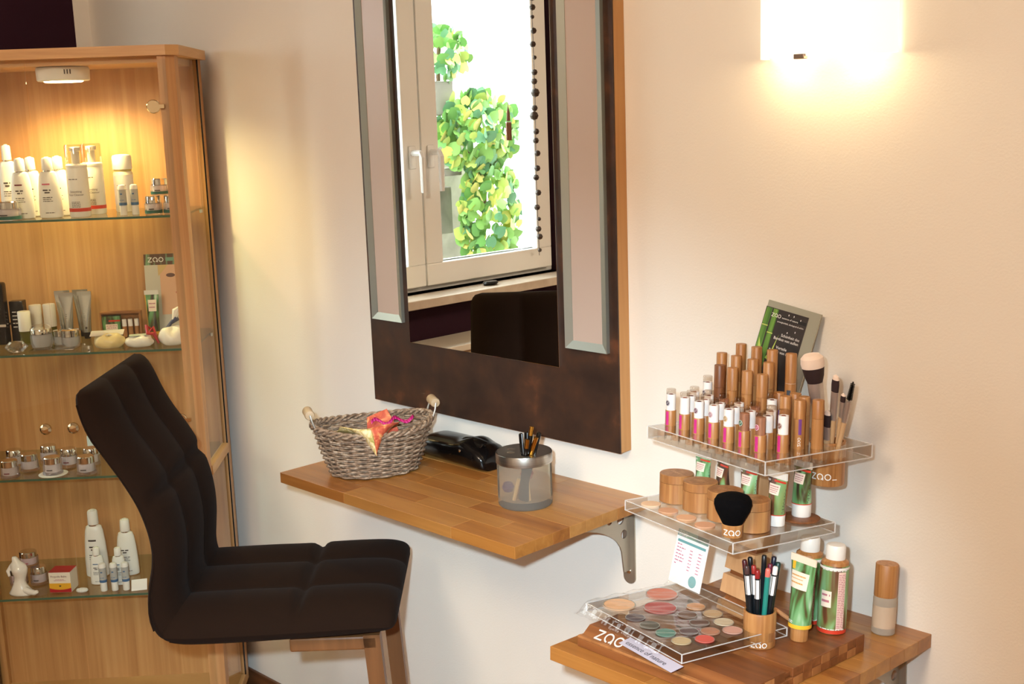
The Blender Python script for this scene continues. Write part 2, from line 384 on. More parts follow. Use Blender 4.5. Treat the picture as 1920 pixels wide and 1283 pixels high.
def bracket(x, ztop, label, reach=0.20):
    """quarter-arch plate standing off the wall, with a flange and round holes; (depth, height) profile"""
    t = thing('shelf_bracket', label, 'bracket', T((x, 0, ztop)))
    out = [(0, 0), (0, -0.125)] + [(0.020+0.004*i/3, -0.125+0.03*i/3) for i in range(4)]
    out += [(0.024+(reach-0.024)*(1-cos(rad(90*i/12))), -0.095+0.083*sin(rad(90*i/12))) for i in range(1, 13)] + [(reach, 0)]
    pl = poly_plate(out, [(0.028, -0.022, 0.0095), (0.058, -0.018, 0.007), (0.019, -0.052, 0.0085), (0.082, -0.013, 0.005)], 0.003)
    rot = Matrix(((0, 0, 1, 0), (-1, 0, 0, 0), (0, 1, 0, 0), (0, 0, 0, 1)))     # profile x -> -y, profile y -> z, thickness -> x
    pl.build('arm_plate', BRK, t, rot, smooth=False)
    fl = poly_plate([(-0.014, 0), (-0.014, -0.14)] + [(-0.014*cos(rad(180*i/10)), -0.14-0.012*sin(rad(180*i/10))) for i in range(1, 10)] + [(0.014, -0.14), (0.014, 0)], [], 0.003)
    fl.build('wall_flange', BRK, t, RX(90), smooth=False)
    MB().box(-0.012, 0.015, -reach, 0, -0.003, 0).build('top_flange', BRK, t, smooth=False)
    MB().lathe([(0.0045, 0), (0.0045, 0.002), (0.002, 0.003)], 12).build('screw', CHROME, t, T((0, -0.003, -0.128)) @ RX(90))
    return t
bracket(-1.407, DZ-0.0215, 'satin metal bracket with round holes under the right end of the desk')
bracket(-0.872, SZ-0.0225, 'satin metal bracket under the right end of the lower shelf', 0.20)

# ------------------------------------------------------------------ mirror in its rust-coloured panel
RUST = grain('rusty_panel', [(0.28, (44, 31, 26)), (0.46, (56, 39, 31)), (0.62, (68, 45, 33)), (0.78, (104, 64, 42))], (1, 1, 1), 0.42, 15, nscale=17, distort=0.2, rnd=False, bump=0.08, spec=0.35)
OAKEDGE = grain('ash_edge', [(0.3, (170, 118, 66)), (0.6, (190, 140, 84)), (0.8, (202, 156, 102))], (50, 50, 2), 0.45, 4)
mir = thing('wall_mirror', 'tall wall mirror in a rust-brown panel with two silver framed side strips', 'mirror', T((-2.097, 0, 0.906)))
MB().bbox(0.0, 0.698, -0.028, 0, 0.0, 1.25, 0.001).build('wood_core', OAKEDGE, mir)
MB().bbox(-0.0005, 0.6985, -0.0315, -0.028, -0.0005, 1.2505, 0.0006).build('panel', RUST, mir)
MB().bbox(0.133, 0.559, -0.0355, -0.0315, 0.140, 1.11, 0.0006).build('mirror_glass', pbr('mirror_silver', (238, 242, 240), 0.0, 1.0), mir)
FROSTP = pbr('frosted_light_panel', (190, 172, 160), 0.3, spec=0.5)
for x0 in (0.0155, 0.579):
    x1 = x0+0.100; z0, z1, w = 0.180, 1.07, 0.0145
    fr = MB()
    A = [(x0, z0), (x1, z0), (x1, z1), (x0, z1)]; B = [(x0+w, z0+w), (x1-w, z0+w), (x1-w, z1-w), (x0+w, z1-w)]
    for i in range(4):
        j = (i+1) % 4
        o0, o1, b0, b1 = A[i], A[j], B[i], B[j]
        fr.add([(o0[0], -0.0315, o0[1]), (o1[0], -0.0315, o1[1]), (o1[0], -0.0400, o1[1]), (o0[0], -0.0400, o0[1]), (b0[0], -0.0345, b0[1]), (b1[0], -0.0345, b1[1]), (b0[0], -0.0315, b0[1]), (b1[0], -0.0315, b1[1])],
               [(0, 1, 2, 3), (3, 2, 5, 4), (4, 5, 7, 6), (0, 6, 7, 1)])
    so = fr.build('strip_frame', ALU, mir, smooth=False)
    MB().box(x0+w, x1-w, -0.0335, -0.0315, z0+w, z1-w).build('frosted_panel', FROSTP, mir)

# ------------------------------------------------------------------ wall lamp
lt = thing('wall_lamp', 'lit wall lamp with a curved white glass shade at top right', 'lamp', T((-1.0005, 0, 1.575)))
SHADE = pbr('glowing_opal_glass', (250, 244, 230), 0.3, emit=(255, 240, 208), estr=1.15)
def shp(u, v, r=0.0):
    a = rad(180*u); return (-(0.1085+r)*cos(a), -0.006-(0.080+r)*sin(a), 0.16*v)
sh = MB(); sh.grid(lambda u, v: shp(u, v), 24, 2); sh.grid(lambda u, v: shp(u, v, -0.004), 24, 2, True)
sh.grid(lambda u, v: shp(u, 0, -0.004*v), 24, 1); sh.grid(lambda u, v: shp(u, 1, -0.004*v), 24, 1)
sh.build('glass_shade', SHADE, lt)
MB().bbox(-0.05, 0.05, -0.012, 0, 0.03, 0.13, 0.003).build('back_plate', pbr('lamp_metal', (190, 186, 178), 0.35, 0.8), lt)
MB().bbox(-0.008, 0.009, -0.091, -0.080, -0.004, 0.003, 0.001).build('shade_clip', pbr('clip_metal', (150, 132, 120), 0.4, 0.6), lt)
for sx in (-0.062, 0.055):
    MB().lathe([(0.0, 0), (0.010, 0.004), (0.012, 0.02), (0.010, 0.045), (0.0, 0.05)], 14).build('bulb', pbr('bulb_glow', (255, 240, 210), 0.4, emit=(255, 214, 150), estr=2.0), lt, T((sx, -0.046, 0.012)))
    lamp('wall_lamp_light', 'POINT', (-1.0005+sx, -0.046, 1.582), 0.27, (1.0, 0.76, 0.42), 0.012)

# ------------------------------------------------------------------ display cabinet, diagonal in the corner
CA = 48.0
MC = T((-2.486, -0.231, 0)) @ RZ(CA)          # local x to the right along the front (0 = right edge), local y to the back
CW, CD, CT = 0.632, 0.300, 1.678
SH = [1.308, 1.004, 0.711, 0.420]
cab = thing('display_cabinet', 'tall maple display cabinet with glass doors and four glass shelves', 'cabinet', MC)
top = MB().extrude([(-CW-0.012, 0.012), (-CW+0.012, -0.012), (-0.012, -0.012), (0.012, 0.012), (0.012, CD+0.005), (-CW-0.012, CD+0.005)], 0.022)
top.build('top_panel', CAB_H, cab, T((0, 0, CT-0.022)), smooth=False)
MB().box(-CW+0.02, -0.02, 0.022, CD-0.005, CT-0.036, CT-0.022).build('top_rail', CAB_H, cab, smooth=False)
MB().bbox(-CW, 0, 0.004, CD, 0.06, 0.085, 0.002).build('bottom_panel', CAB_H, cab)
MB().bbox(-CW+0.01, -0.01, 0.02, CD-0.01, 0.0, 0.06, 0.002).build('plinth', CAB, cab)
MB().box(-CW+0.02, -0.02, CD-0.012, CD, 0.085, CT-0.022).build('back_panel', CAB, cab, smooth=False)
for sx in (-CW, 0.0):
    d = 1 if sx < 0 else -1
    post = [(sx, 0.016), (sx+d*0.016, 0.0), (sx+d*0.034, 0.0), (sx+d*0.034, 0.022), (sx, 0.052)]
    if d < 0: post = post[::-1]
    MB().extrude(post, CT-0.022-0.085).build('corner_post', CAB_H if False else CAB, cab, T((0, 0, 0.085)), smooth=False)
    MB().bbox(min(sx, sx+d*0.02), max(sx, sx+d*0.02), CD-0.030, CD, 0.085, CT-0.022, 0.0015).build('rear_post', CAB, cab)
    MB().box(min(sx+d*0.006, sx+d*0.010), max(sx+d*0.006, sx+d*0.010), 0.05, CD-0.028, 0.085, CT-0.022).build('side_pane', GLASS, cab)
    MB().box(min(sx, sx+d*0.003), max(sx, sx+d*0.003), CD-0.036, CD-0.031, 0.085, CT-0.022).build('gap_seal', BLACK, cab)
    MB().bbox(min(sx-d*0.0015, sx+d*0.016), max(sx-d*0.0015, sx+d*0.016), 0.06, CD-0.03, 0.688, 0.712, 0.002).build('side_rail', CAB_H, cab)
for i, z in enumerate(SH):
    s = MB().box(-CW+0.012, -0.012, 0.018, CD-0.014, z-0.005, z).build('glass_shelf', SHELFGLASS, cab, smooth=False)
    MB().box(-CW+0.03, -0.03, 0.0172, 0.018, z-0.005, z).build('edge_or_glint', SHELFEDGE, s, smooth=False)
    for (px, py) in ((-0.016, 0.06), (-0.016, CD-0.05), (-CW+0.016, 0.06), (-CW+0.016, CD-0.05)):
        MB().lathe([(0.004, -0.008), (0.004, 0)], 10).build('shelf_pin', CHROME, s, T((px, py, z-0.0062)))
for k, (x0, x1) in enumerate(((-CW+0.016, -0.3175), (-0.3145, -0.016))):
    dr = MB().box(x0, x1, -0.005, 0.0, 0.085, CT-0.030).build('glass_door', GLASS, cab, smooth=False)
    kx = -0.347 if k == 0 else -0.285
    kn = MB().lathe([(0.0, 0.030), (0.008, 0.029), (0.0125, 0.024), (0.0128, 0.018), (0.009, 0.010), (0.005, 0.006), (0.005, 0)], 20)
    kn.build('knob', BRASSY, dr, T((kx, -0.005, 0.839)) @ RX(90))
    hx = -CW+0.046 if k == 0 else -0.048
    for hz in (1.547, 0.842):
        hg = MB().lathe([(0.0, 0.006), (0.0135, 0.006), (0.0150, 0.004), (0.0150, 0)], 22, m=T((hx, -0.005, hz)) @ RX(90))
        hg.box(min(hx, hx+(0.024 if k else -0.024)), max(hx, hx+(0.024 if k else -0.024)), -0.012, -0.004, hz-0.004, hz+0.004)
        hg.build('hinge', BRASSY, dr)
# lamp under the cabinet top
pk = thing('cabinet_spotlight', 'round white spotlight lit under the top of the display cabinet', 'lamp', MC @ T((-0.268, 0.10, CT-0.037)))
MB().lathe([(0.054, -0.030), (0.057, -0.028), (0.058, -0.004), (0.056, 0.0)], 36).build('housing', WHITE_M, pk)
MB().lathe([(0.0, -0.0325), (0.040, -0.0325), (0.043, -0.0302)], 32).build('light_disc', pbr('spot_disc', (255, 250, 235), 0.4, emit=(255, 232, 180), estr=14.0), pk)
for a in (20, 26, 32): MB().box(-0.0012, 0.0012, -0.0005, 0.0005, -0.016, -0.006).build('vent_slot', INK, pk, RZ(a) @ T((0, -0.0585, 0)))
lamp('cabinet_spot_light', 'SPOT', MC @ Vector((-0.268, 0.10, CT-0.075)), 20.0, (1.0, 0.76, 0.33), 0.035)
bpy.data.lights['cabinet_spot_light'].spot_size = rad(165); bpy.data.lights['cabinet_spot_light'].spot_blend = 0.6

# ---- things on the glass shelves: positions (s, q) in the cabinet frame
def at(s, q, shelf, rot=0.0, dz=0.0): return MC @ T((s, q, SH[shelf]+0.0004+dz)) @ RZ(rot)
def print_rows(name, mat, par, rows, fn, seed=1):
    mb = MB(); dashes(mb, rows, fn, seed); return mb.build(name, mat, par, smooth=False)
def lotion_bottle(label, s, q, sh, w, h, mark=None, group=None, rot=0, seed=1, title=None):
    """white tapering oval bottle with a round screw cap"""
    t = thing('lotion_bottle', label, 'bottle', at(s, q, sh, rot), group); r = w/2; hb = h*0.76
    MB().lathe([(r*0.86, 0), (r*0.98, h*0.012), (r, h*0.05), (r*0.985, h*0.25), (r*0.90, h*0.5), (r*0.78, h*0.68), (r*0.66, hb-h*0.012), (r*0.55, hb), (r*0.42, hb+h*0.008)], 28, 1.0, 0.62).build('body', WHITE, t)
    MB().lathe([(r*0.40, hb), (r*0.40, hb+h*0.022)], 24).build('neck_ring', CHROME, t)
    MB().lathe([(r*0.46, hb+h*0.022), (r*0.47, hb+h*0.03), (r*0.43, h*0.965), (r*0.36, h*0.985), (r*0.2, h*0.988), (r*0.16, h), (0, h)], 24).build('cap', WHITE, t)
    rr = r*0.905+0.0006
    fn = on_cyl(rr, 0, -90, 0.66)
    rows = [(-r*0.45, r*0.4, h*0.34, h*0.012), (-r*0.45, r*0.3, h*0.31, h*0.009), (-r*0.45, r*0.42, h*0.28, h*0.009), (-r*0.3, r*0.5, h*0.09, h*0.01)]
    fn2 = on_cyl(r*0.985+0.0006, 0, -90, 0.645)
    print_rows('small_print', INK, t, [(a, b, z, hh) for (a, b, z, hh) in rows], fn2, seed)
    mb = MB(); dashes(mb, [(-r*0.4, r*0.3, h*0.46, h*0.020), (-r*0.25, r*0.2, h*0.42, h*0.020)], on_cyl(r*0.955+0.0006, 0, -90, 0.63), seed+5); mb.build('title_print', INK, t, smooth=False)
    if mark: patch(on_cyl(r*0.90+0.0006, 0, -90, 0.64), -r*0.45, r*0.25, h*0.545, h*0.568, 6, 1).build('colour_bar', mark, t, smooth=False)
    return t
BURG = pbr('burgundy_print', (120, 44, 52), 0.5)
g1 = 'white bottles on the top cabinet shelf'
lotion_bottle('tallest slim white bottle at the left end of the top cabinet shelf', -0.448, 0.20, 0, 0.046, 0.166, None, g1, seed=2)
lotion_bottle('white bottle with dark red bar behind the left jar on the top shelf', -0.378, 0.075, 0, 0.050, 0.137, BURG, g1, seed=3)
lotion_bottle('white bottle hidden behind the one with the dark red bar, top shelf', -0.376, 0.140, 0, 0.050, 0.137, None, g1, seed=4)
lotion_bottle('white bottle with pink bar standing just right of the door seam, top shelf', -0.315, 0.070, 0, 0.052, 0.137, pbr('pink_print', (206, 96, 120), 0.5), g1, seed=5)
lotion_bottle('white bottle behind the one with the pink bar, top shelf', -0.312, 0.135, 0, 0.052, 0.137, None, g1, seed=6)
def foam_bottle(label, s, q, group):
    t = thing('foam_bottle', label, 'bottle', at(s, q, 0), group); r = 0.0235; h = 0.162
    MB().lathe([(r*0.93, 0), (r, 0.004), (r, 0.104), (r*0.97, 0.107), (r*0.97, 0.111), (r, 0.112), (r, 0.116), (r*0.9, 0.119)], 28).build('body', WHITE, t)
    MB().lathe([(r*0.97, 0.119), (r*0.97, 0.158), (r*0.9, h), (0, h)], 28, cap=False).build('clear_cap', thin_glass('clear_cap', (244, 240, 232), 1.5, 0.05, 3.0), t)
    p = MB().lathe([(0.009, 0.119), (0.009, 0.146), (0.012, 0.148), (0.0125, 0.156), (0, 0.157)], 18); p.bbox(-0.004, 0.004, -0.018, 0.0, 0.149, 0.155, 0.0015)
    p.build('pump', WHITE, t)
    fn = on_cyl(r+0.0003)
    MB().lathe([(r+0.0002, 0.0125), (r+0.0002, 0.0205)], 28, cap=False).build('red_band', RED, t)
    mk = patch(fn, -0.015, -0.0128, 0.084, 0.0862, 1, 1); mk.build('brand_square', BURG, t, smooth=False)
    print_rows('brand_print', INK, t, [(-0.012, 0.006, 0.0851, 0.0016)], fn, 3)
    text_mb('Smoothing', 0.0062, lambda x, y: fn(x, y+0.0555), 'CENTER').build('title_print', INK, t, smooth=False)
    text_mb('Face Cleanser', 0.0062, lambda x, y: fn(x, y+0.0485), 'CENTER').build('title_print', INK, t, smooth=False)
    print_rows('small_print', INK, t, [(-0.012, 0.008, 0.0345-0.0028*i, 0.0011) for i in range(5)], fn, 4)
foam_bottle('foam cleanser bottle with red band and clear pump cap, front one on top shelf', -0.250, 0.07, 'foam cleanser bottles')
foam_bottle('second foam cleanser bottle with red band, mostly hidden behind the front one', -0.236, 0.145, 'foam cleanser bottles')
tn = thing('toner_bottle', 'cream bottle with wide rounded cap behind two lip balm tubes, top shelf', 'bottle', at(-0.178, 0.185, 0))
MB().lathe([(0.021, 0), (0.0225, 0.003), (0.0225, 0.090), (0.020, 0.094)], 26).build('body', pbr('cream_plastic', (238, 228, 200), 0.35), tn)
MB().lathe([(0.0205, 0.094), (0.0205, 0.099)], 26).build('neck_ring', pbr('olive_band', (196, 180, 110), 0.4), tn)
MB().lathe([(0.0222, 0.099), (0.0224, 0.102), (0.0222, 0.127), (0.020, 0.1315), (0.012, 0.1335), (0, 0.134)], 26).build('cap', WHITE, tn)
MB().lathe([(0.0226, 0.018), (0.0226, 0.086)], 26, cap=False).build('paper_label', PAPER, tn)
print_rows('small_print', INKP, tn, [(-0.012, 0.010, 0.062, 0.0015), (-0.012, 0.012, 0.052, 0.001), (-0.010, 0.006, 0.034, 0.0015), (-0.010, 0.004, 0.028, 0.001)], on_cyl(0.0229), 9)
def balm_tube(label, s, q, sh, group):
    t = thing('lip_balm', label, 'lip balm', at(s, q, sh), group); r = 0.0088
    MB().lathe([(r*0.86, 0), (r*0.9, 0.001), (r*0.9, 0.022)], 18).build('base', WHITE, t)
    MB().lathe([(r, 0.0222), (r, 0.0285)], 18).build('blue_band', NAVY, t)
    MB().lathe([(r, 0.0285), (r, 0.058)], 18).build('sleeve', GREYLAB, t)
    MB().lathe([(r, 0.058), (r*0.98, 0.064), (r*0.85, 0.0672), (r*0.5, 0.0685), (0, 0.0688)], 18).build('cap', WHITE, t)
    print_rows('small_print', NAVY, t, [(-0.005, 0.005, 0.034, 0.0012), (-0.003, 0.002, 0.048, 0.003)], on_cyl(r+0.0003), 3)
balm_tube('left one of the two lip balm tubes on the top cabinet shelf', -0.152, 0.065, 0, 'lip balm tubes on the top shelf')
balm_tube('right one of the two lip balm tubes on the top cabinet shelf', -0.126, 0.068, 0, 'lip balm tubes on the top shelf')
def jar(label, s, q, sh, w, h, lid=CHROME, band=None, dz=0, group=None, foot=True, mark=INK, cream=(238, 226, 218)):
    t = thing('cream_jar', label, 'jar', at(s, q, sh, 0, dz), group); r = w/2
    if foot: MB().lathe([(r*0.94, 0), (r, 0.0012), (r, h*0.10), (r*0.93, h*0.16), (r*0.9, h*0.58), (r*0.82, h*0.62)], 26).build('clear_body', JARGLASS, t)
    else: MB().lathe([(r*0.9, 0), (r*0.97, 0.0015), (r*0.97, h*0.58), (r*0.9, h*0.62)], 26).build('clear_body', JARGLASS, t)
    MB().lathe([(r*0.70, h*0.14), (r*0.74, h*0.18), (r*0.74, h*0.58)], 24).build('cream', pbr('cream_%d_%d' % (cream[0], cream[1]), cream, 0.5), t)
    MB().lathe([(r*0.80, h*0.60), (r*0.84, h*0.62), (r*0.84, h*0.95), (r*0.78, h*0.995), (0, h)], 28).build('lid', lid, t)
    if band: MB().lathe([(r*0.985, 0.003), (r*0.985, h*0.24)], 26, cap=False).build('colour_band', band, t)
    if mark: 
        fn = on_cyl(r*0.945)
        patch(fn, -r*0.35, r*0.25, h*0.28, h*0.335, 4, 1).build('bar_print', mark, t, smooth=False)
    return t
TEAL = pbr('green_band', (44, 96, 84), 0.3)
gj = 'silver-lidded jars on the top shelf'
jar('large silver-lidded jar with green band at the left end of the top shelf', -0.400, 0.035, 0, 0.058, 0.043, band=TEAL, group=gj, foot=False)
jar('silver-lidded green band jar, lower left of the small stack on the top shelf', -0.082, 0.055, 0, 0.040, 0.042, band=TEAL, group=gj, foot=False)
jar('silver-lidded green band jar, lower right of the small stack behind the post', -0.041, 0.057, 0, 0.040, 0.042, band=TEAL, group=gj, foot=False)
jar('silver-lidded green band jar, topmost of the small stack on the top shelf', -0.066, 0.060, 0, 0.042, 0.038, band=TEAL, dz=0.0425, group=gj, foot=False)

# second shelf
BLK2 = pbr('black_gloss_pack', (16, 14, 14), 0.18)
b1 = thing('black_bottle', 'tall black bottle with silver print at the left end of the second shelf', 'bottle', at(-0.497, 0.17, 1))
MB().bbox(-0.021, 0.021, -0.016, 0.016, 0, 0.149, 0.007, 3).build('body', BLK2, b1)
MB().box(-0.0212, 0.0212, -0.0162, 0.0162, 0.044, 0.050).build('silver_ring', CHROME, b1, smooth=False)
print_rows('small_print', WPRINT, b1, [(-0.012, 0.014, 0.112, 0.003), (-0.012, 0.010, 0.100, 0.001), (-0.010, 0.012, 0.088, 0.001)], lambda x, y: (x, -0.0165, y), 2)
b2 = thing('black_carton', 'shorter black carton with white print beside the tall black bottle', 'box', at(-0.460, 0.20, 1))
MB().bbox(-0.016, 0.016, -0.014, 0.014, 0, 0.100, 0.0015).build('carton', BLK2, b2)
print_rows('small_print', WPRINT, b2, [(-0.010, 0.013, 0.074-0.009*i, 0.0022) for i in range(5)], lambda x, y: (x, -0.0145, y), 5)
OIL = pbr('green_oil', (116, 112, 30), 0.12, trans=0.5)
for (lab, s, q, h) in (('frosted white capped oil bottle nearest the black carton, in front of its pair', -0.432, 0.155, 0.080), ('left one of the two taller oil bottles with white caps, second shelf', -0.423, 0.21, 0.086), ('right one of the two taller oil bottles with white caps, second shelf', -0.390, 0.21, 0.087)):
    t = thing('oil_bottle', lab, 'bottle', at(s, q, 1), 'oil bottles with white caps')
    MB().lathe([(0.0125, 0), (0.0138, 0.001), (0.0138, 0.030), (0.011, 0.032)], 22).build('glass_body', OIL, t)
    MB().lathe([(0.0142, 0.0325), (0.0145, 0.034), (0.0145, h-0.002), (0.0135, h), (0, h)], 22).build('cap', WHITE, t)
cr = thing('crystal', 'faceted clear crystal lying at the front left of the second shelf', 'crystal', at(-0.418, 0.045, 1))
gem = MB(); n = 10
gv = [(0, 0, 0.002)] + [(0.016*cos(2*pi*i/n), 0.013*sin(2*pi*i/n), 0.003) for i in range(n)] + [(0.0265*cos(2*pi*(i+.5)/n), 0.020*sin(2*pi*(i+.5)/n), 0.014) for i in range(n)] + [(0.016*cos(2*pi*i/n), 0.012*sin(2*pi*i/n), 0.026) for i in range(n)] + [(0, 0, 0.028)]
gf = [(0, 1+(i+1) % n, 1+i) for i in range(n)] + [(1+i, 1+(i+1) % n, 11+i) for i in range(n)] + [(1+(i+1) % n, 11+(i+1) % n, 11+i) for i in range(n)] + [(11+i, 11+(i+1) % n, 21+(i+1) % n) for i in range(n)] + [(11+i, 21+(i+1) % n, 21+i) for i in range(n)] + [(31, 21+i, 21+(i+1) % n) for i in range(n)]
gem.add(gv, gf); gem.build('facets', acrylic('crystal_glass', (252, 252, 252), 0.15, 0, 1.7), cr, smooth=False)
SILVCR = pbr('pearl_cream', (214, 214, 206), 0.25)
def dome_jar(label, s, q, w, h, dome):
    t = thing('dome_jar', label, 'jar', at(s, q, 1), 'clear jars on the second shelf'); r = w/2
    MB().lathe([(r*0.72, 0), (r*0.88, h*0.06), (r*0.99, h*0.25), (r, h*0.45), (r*0.96, h*0.62)], 28).build('clear_body', JARGLASS, t)
    MB().lathe([(r*0.62, h*0.08), (r*0.80, h*0.25), (r*0.82, h*0.5), (r*0.8, h*0.6)], 26).build('cream', SILVCR, t)
    MB().lathe([(r*0.93, h*0.62), (r*0.93, h*0.80), (r*0.9, h*0.82)], 28).build('chrome_collar', CHROME, t)
    if dome: MB().lathe([(r*0.97, h*0.66), (r*0.96, h*0.82), (r*0.8, h*0.93), (r*0.5, h*0.985), (0, h)], 28, cap=False).build('dome_lid', thin_glass('dome_clear', (252, 250, 246), 1.5), t)
    else: MB().lathe([(r*0.94, h*0.81), (r*0.94, h*0.97), (r*0.85, h), (0, h)], 28).build('lid', CHROME, t)
acs = MB().bbox(-0.09, 0.012, -0.028, 0.040, 0, 0.0045, 0.001)
tag(acs.build('acrylic_plinth', ACRYL, None, at(-0.300, 0.068, 1)), 'low clear acrylic plinth under the clear jars on the second shelf', 'plinth')
for args in (('largest clear jar with domed lid in front on the acrylic plinth', -0.366, 0.066, 0.050, 0.057, True), ('small clear jar half hidden between the two larger ones on the plinth', -0.333, 0.098, 0.034, 0.036, False), ('clear jar with flat chrome lid at the right end of the acrylic plinth', -0.300, 0.066, 0.042, 0.042, False)):
    dome_jar(*args)
for ch in [o for o in COL.objects if o.name.startswith('dome_jar')]: ch.location.z += 0.0046
# flat-topped tubes standing on their caps
def tube_shape(w, d, h, z0=0.0):
    """u round, v up: round at the foot, pressed flat at the top"""
    def pt(ang, v, off=0.0):
        e = v**1.3
        rx = d/2*(1-e) + w/2*e + off; ry = d/2*(1-e)+0.0012*e + off
        return (rx*cos(ang), ry*sin(ang), z0+h*v)
    return pt
def squeeze_tube(name, label, m, w, d, h, caph, body, capm, crimp, group=None, capr=None, cap_h_mat=None):
    t = thing(name, label, 'tube', m, group); pt = tube_shape(w, d, h-caph-0.010, caph); n = 28
    b = MB(); b.grid(lambda u, v: pt(2*pi*u, v), n, 10, False); b.build('body', body, t, angle=60)
    c = MB(); zt = h-0.010
    c.box(-w/2, w/2, -0.0013, 0.0013, zt-0.0003, h); c.build('crimp', crimp, t, smooth=False)
    cr_ = capr or d/2*0.94
    MB().lathe([(cr_*0.96, 0), (cr_, 0.001), (cr_, caph-0.001), (cr_*0.97, caph+0.0005), (0, caph+0.0005)], 24).build('cap', capm, t)
    return t, pt
SILV = pbr('silver_tube', (196, 196, 192), 0.24, 0.85)
for (lab, s, q, rt) in (('leftmost of the four silver tubes standing on the second shelf', -0.364, 0.235, 8), ('second silver tube from the left on the second shelf, in front', -0.343, 0.195, -6), ('third silver tube from the left, half hidden, on the second shelf', -0.322, 0.240, 4), ('rightmost of the four silver tubes standing on the second shelf', -0.303, 0.205, -4)):
    t, pt = squeeze_tube('silver_tube', lab, at(s, q, 1, rt), 0.036, 0.021, 0.115, 0.016, SILV, BLK2, SILV, 'silver tubes on the second shelf', capr=0.0072)
    patch(lambda x, y: pt(-pi/2+x, y, 0.0004), 0.05, 0.4, 0.10, 0.15, 3, 1).build('brand_square', INK, t, smooth=False)
    print_rows('small_print', GREYLAB, t, [(-0.1, 0.1, 0.35+0.06*i, 0.02) for i in range(4)], lambda x, y: pt(-pi/2+x, y, 0.0004), 3)
# gift box
gb = thing('gift_box', 'open brown gift box holding small make-up samples on the second shelf', 'box', at(-0.213, 0.190, 1, 2))
KRAFT = pbr('kraft_card', (150, 100, 56), 0.6)
k = MB().box(-0.048, 0.048, 0.0, 0.003, 0, 0.066)
for (a, b_) in ((-0.048, -0.044), (0.044, 0.048)): k.box(a, b_, -0.018, 0, 0, 0.066)
k.box(-0.044, 0.044, -0.018, 0, 0, 0.003); k.box(-0.044, 0.044, -0.018, 0, 0.062, 0.066); k.build('card_tray', KRAFT, gb, smooth=False)
MB().bbox(-0.043, -0.002, -0.016, 0.0, 0.004, 0.056, 0.001).build('sample_pack', PRINT_G, gb)
MB().box(-0.036, -0.008, -0.0166, -0.016, 0.024, 0.037).build('pack_label', CREAMP, gb, smooth=False)
MB().box(-0.028, -0.001, -0.0166, -0.016, 0.043, 0.047).build('red_strip', RED, gb, smooth=False)
print_rows('label_print', INKP, gb, [(-0.034, -0.010, 0.033, 0.0016), (-0.033, -0.012, 0.028, 0.0016)], lambda x, y: (x, -0.0169, y), 3)
for x in (0.007, 0.021, 0.036):
    sp = MB().lathe([(0.0058, 0.004), (0.0058, 0.030)], 14).build('sample_stick', BAMBOO, gb, T((x, -0.010, 0)))
    MB().lathe([(0.0056, 0.030), (0.0056, 0.046), (0.005, 0.047)], 14).build('paper_sleeve', PAPER, sp)
    MB().lathe([(0.0052, 0.047), (0.0052, 0.053), (0.0, 0.054)], 14, cap=False).build('clear_tip', GLASS, sp)
# poster with a face, and the green tube before it
po = thing('cabinet_poster', 'portrait poster with a zao header leaning at the right of the second shelf', 'poster', at(-0.120, 0.272, 1) @ RX(-4))
MB().box(-0.053, 0.053, 0, 0.0012, 0, 0.190).build('card', pbr('poster_pale', (206, 200, 184), 0.4), po, smooth=False)
MB().box(-0.053, 0.053, -0.0004, 0, 0.163, 0.190).build('header_print', grain('poster_header', [(0.3, (84, 52, 40)), (0.5, (96, 66, 44)), (0.6, (120, 160, 120)), (0.8, (190, 206, 180))], (60, 1, 4), 0.4, 2, rnd=False), po, smooth=False)
MB().box(0.0, 0.053, -0.0006, -0.0004, 0.172, 0.181).build('header_strip', pbr('sage_print', (116, 156, 132), 0.4), po, smooth=False)
mb = MB(); zao_strokes(mb, -0.043, 0.170, 0.012, lambda x, y: (x, -0.0009, y)); mb.build('lettering', WPRINT, po, smooth=False)
SKIN = pbr('skin_print', (226, 178, 142), 0.4); HAIR = pbr('hair_print', (214, 182, 124), 0.4)
def disc2(mb, cx, cy, rx, ry, y, n=20): mb.add([(cx+rx*cos(2*pi*i/n), y, cy+ry*sin(2*pi*i/n)) for i in range(n)], [tuple(range(n))])
mb = MB(); mb.box(-0.016, 0.053, -0.0005, 0, 0.04, 0.163); mb.build('skin_print', SKIN, po, smooth=False)
mb = MB(); mb.add([(-0.020, -0.0007, 0.163), (-0.020, -0.0007, 0.135), (-0.006, -0.0007, 0.150), (0.004, -0.0007, 0.163)], [(0, 1, 2, 3)]); mb.add([(0.020, -0.0007, 0.163), (0.045, -0.0007, 0.148), (0.053, -0.0007, 0.128), (0.053, -0.0007, 0.163)], [(0, 1, 2, 3)]); mb.build('hair_print', HAIR, po, smooth=False)
mb = MB(); disc2(mb, 0.010, 0.137, 0.011, 0.005, -0.0008); disc2(mb, 0.048, 0.130, 0.006, 0.004, -0.0008); disc2(mb, 0.026, 0.112, 0.002, 0.0015, -0.0008); disc2(mb, 0.035, 0.110, 0.002, 0.0015, -0.0008); mb.build('eye_print', pbr('eye_shadow_print', (112, 82, 72), 0.4), po, smooth=False)
mb = MB(); disc2(mb, 0.030, 0.094, 0.010, 0.004, -0.0008); mb.build('lip_print', pbr('lip_print', (186, 84, 74), 0.4), po, smooth=False)
t, pt = squeeze_tube('hand_cream_tube', 'green bamboo-print tube with yellow cap in front of the cabinet poster', at(-0.147, 0.225, 1), 0.034, 0.026, 0.108, 0.008, PRINT_G, pbr('yellow_cap', (226, 172, 60), 0.4), WHITE)
patch(lambda x, y: pt(-pi/2+x, y, 0.0005), -0.55, 0.75, 0.55, 0.86, 6, 2).build('paper_label', CREAMP, t, smooth=False)
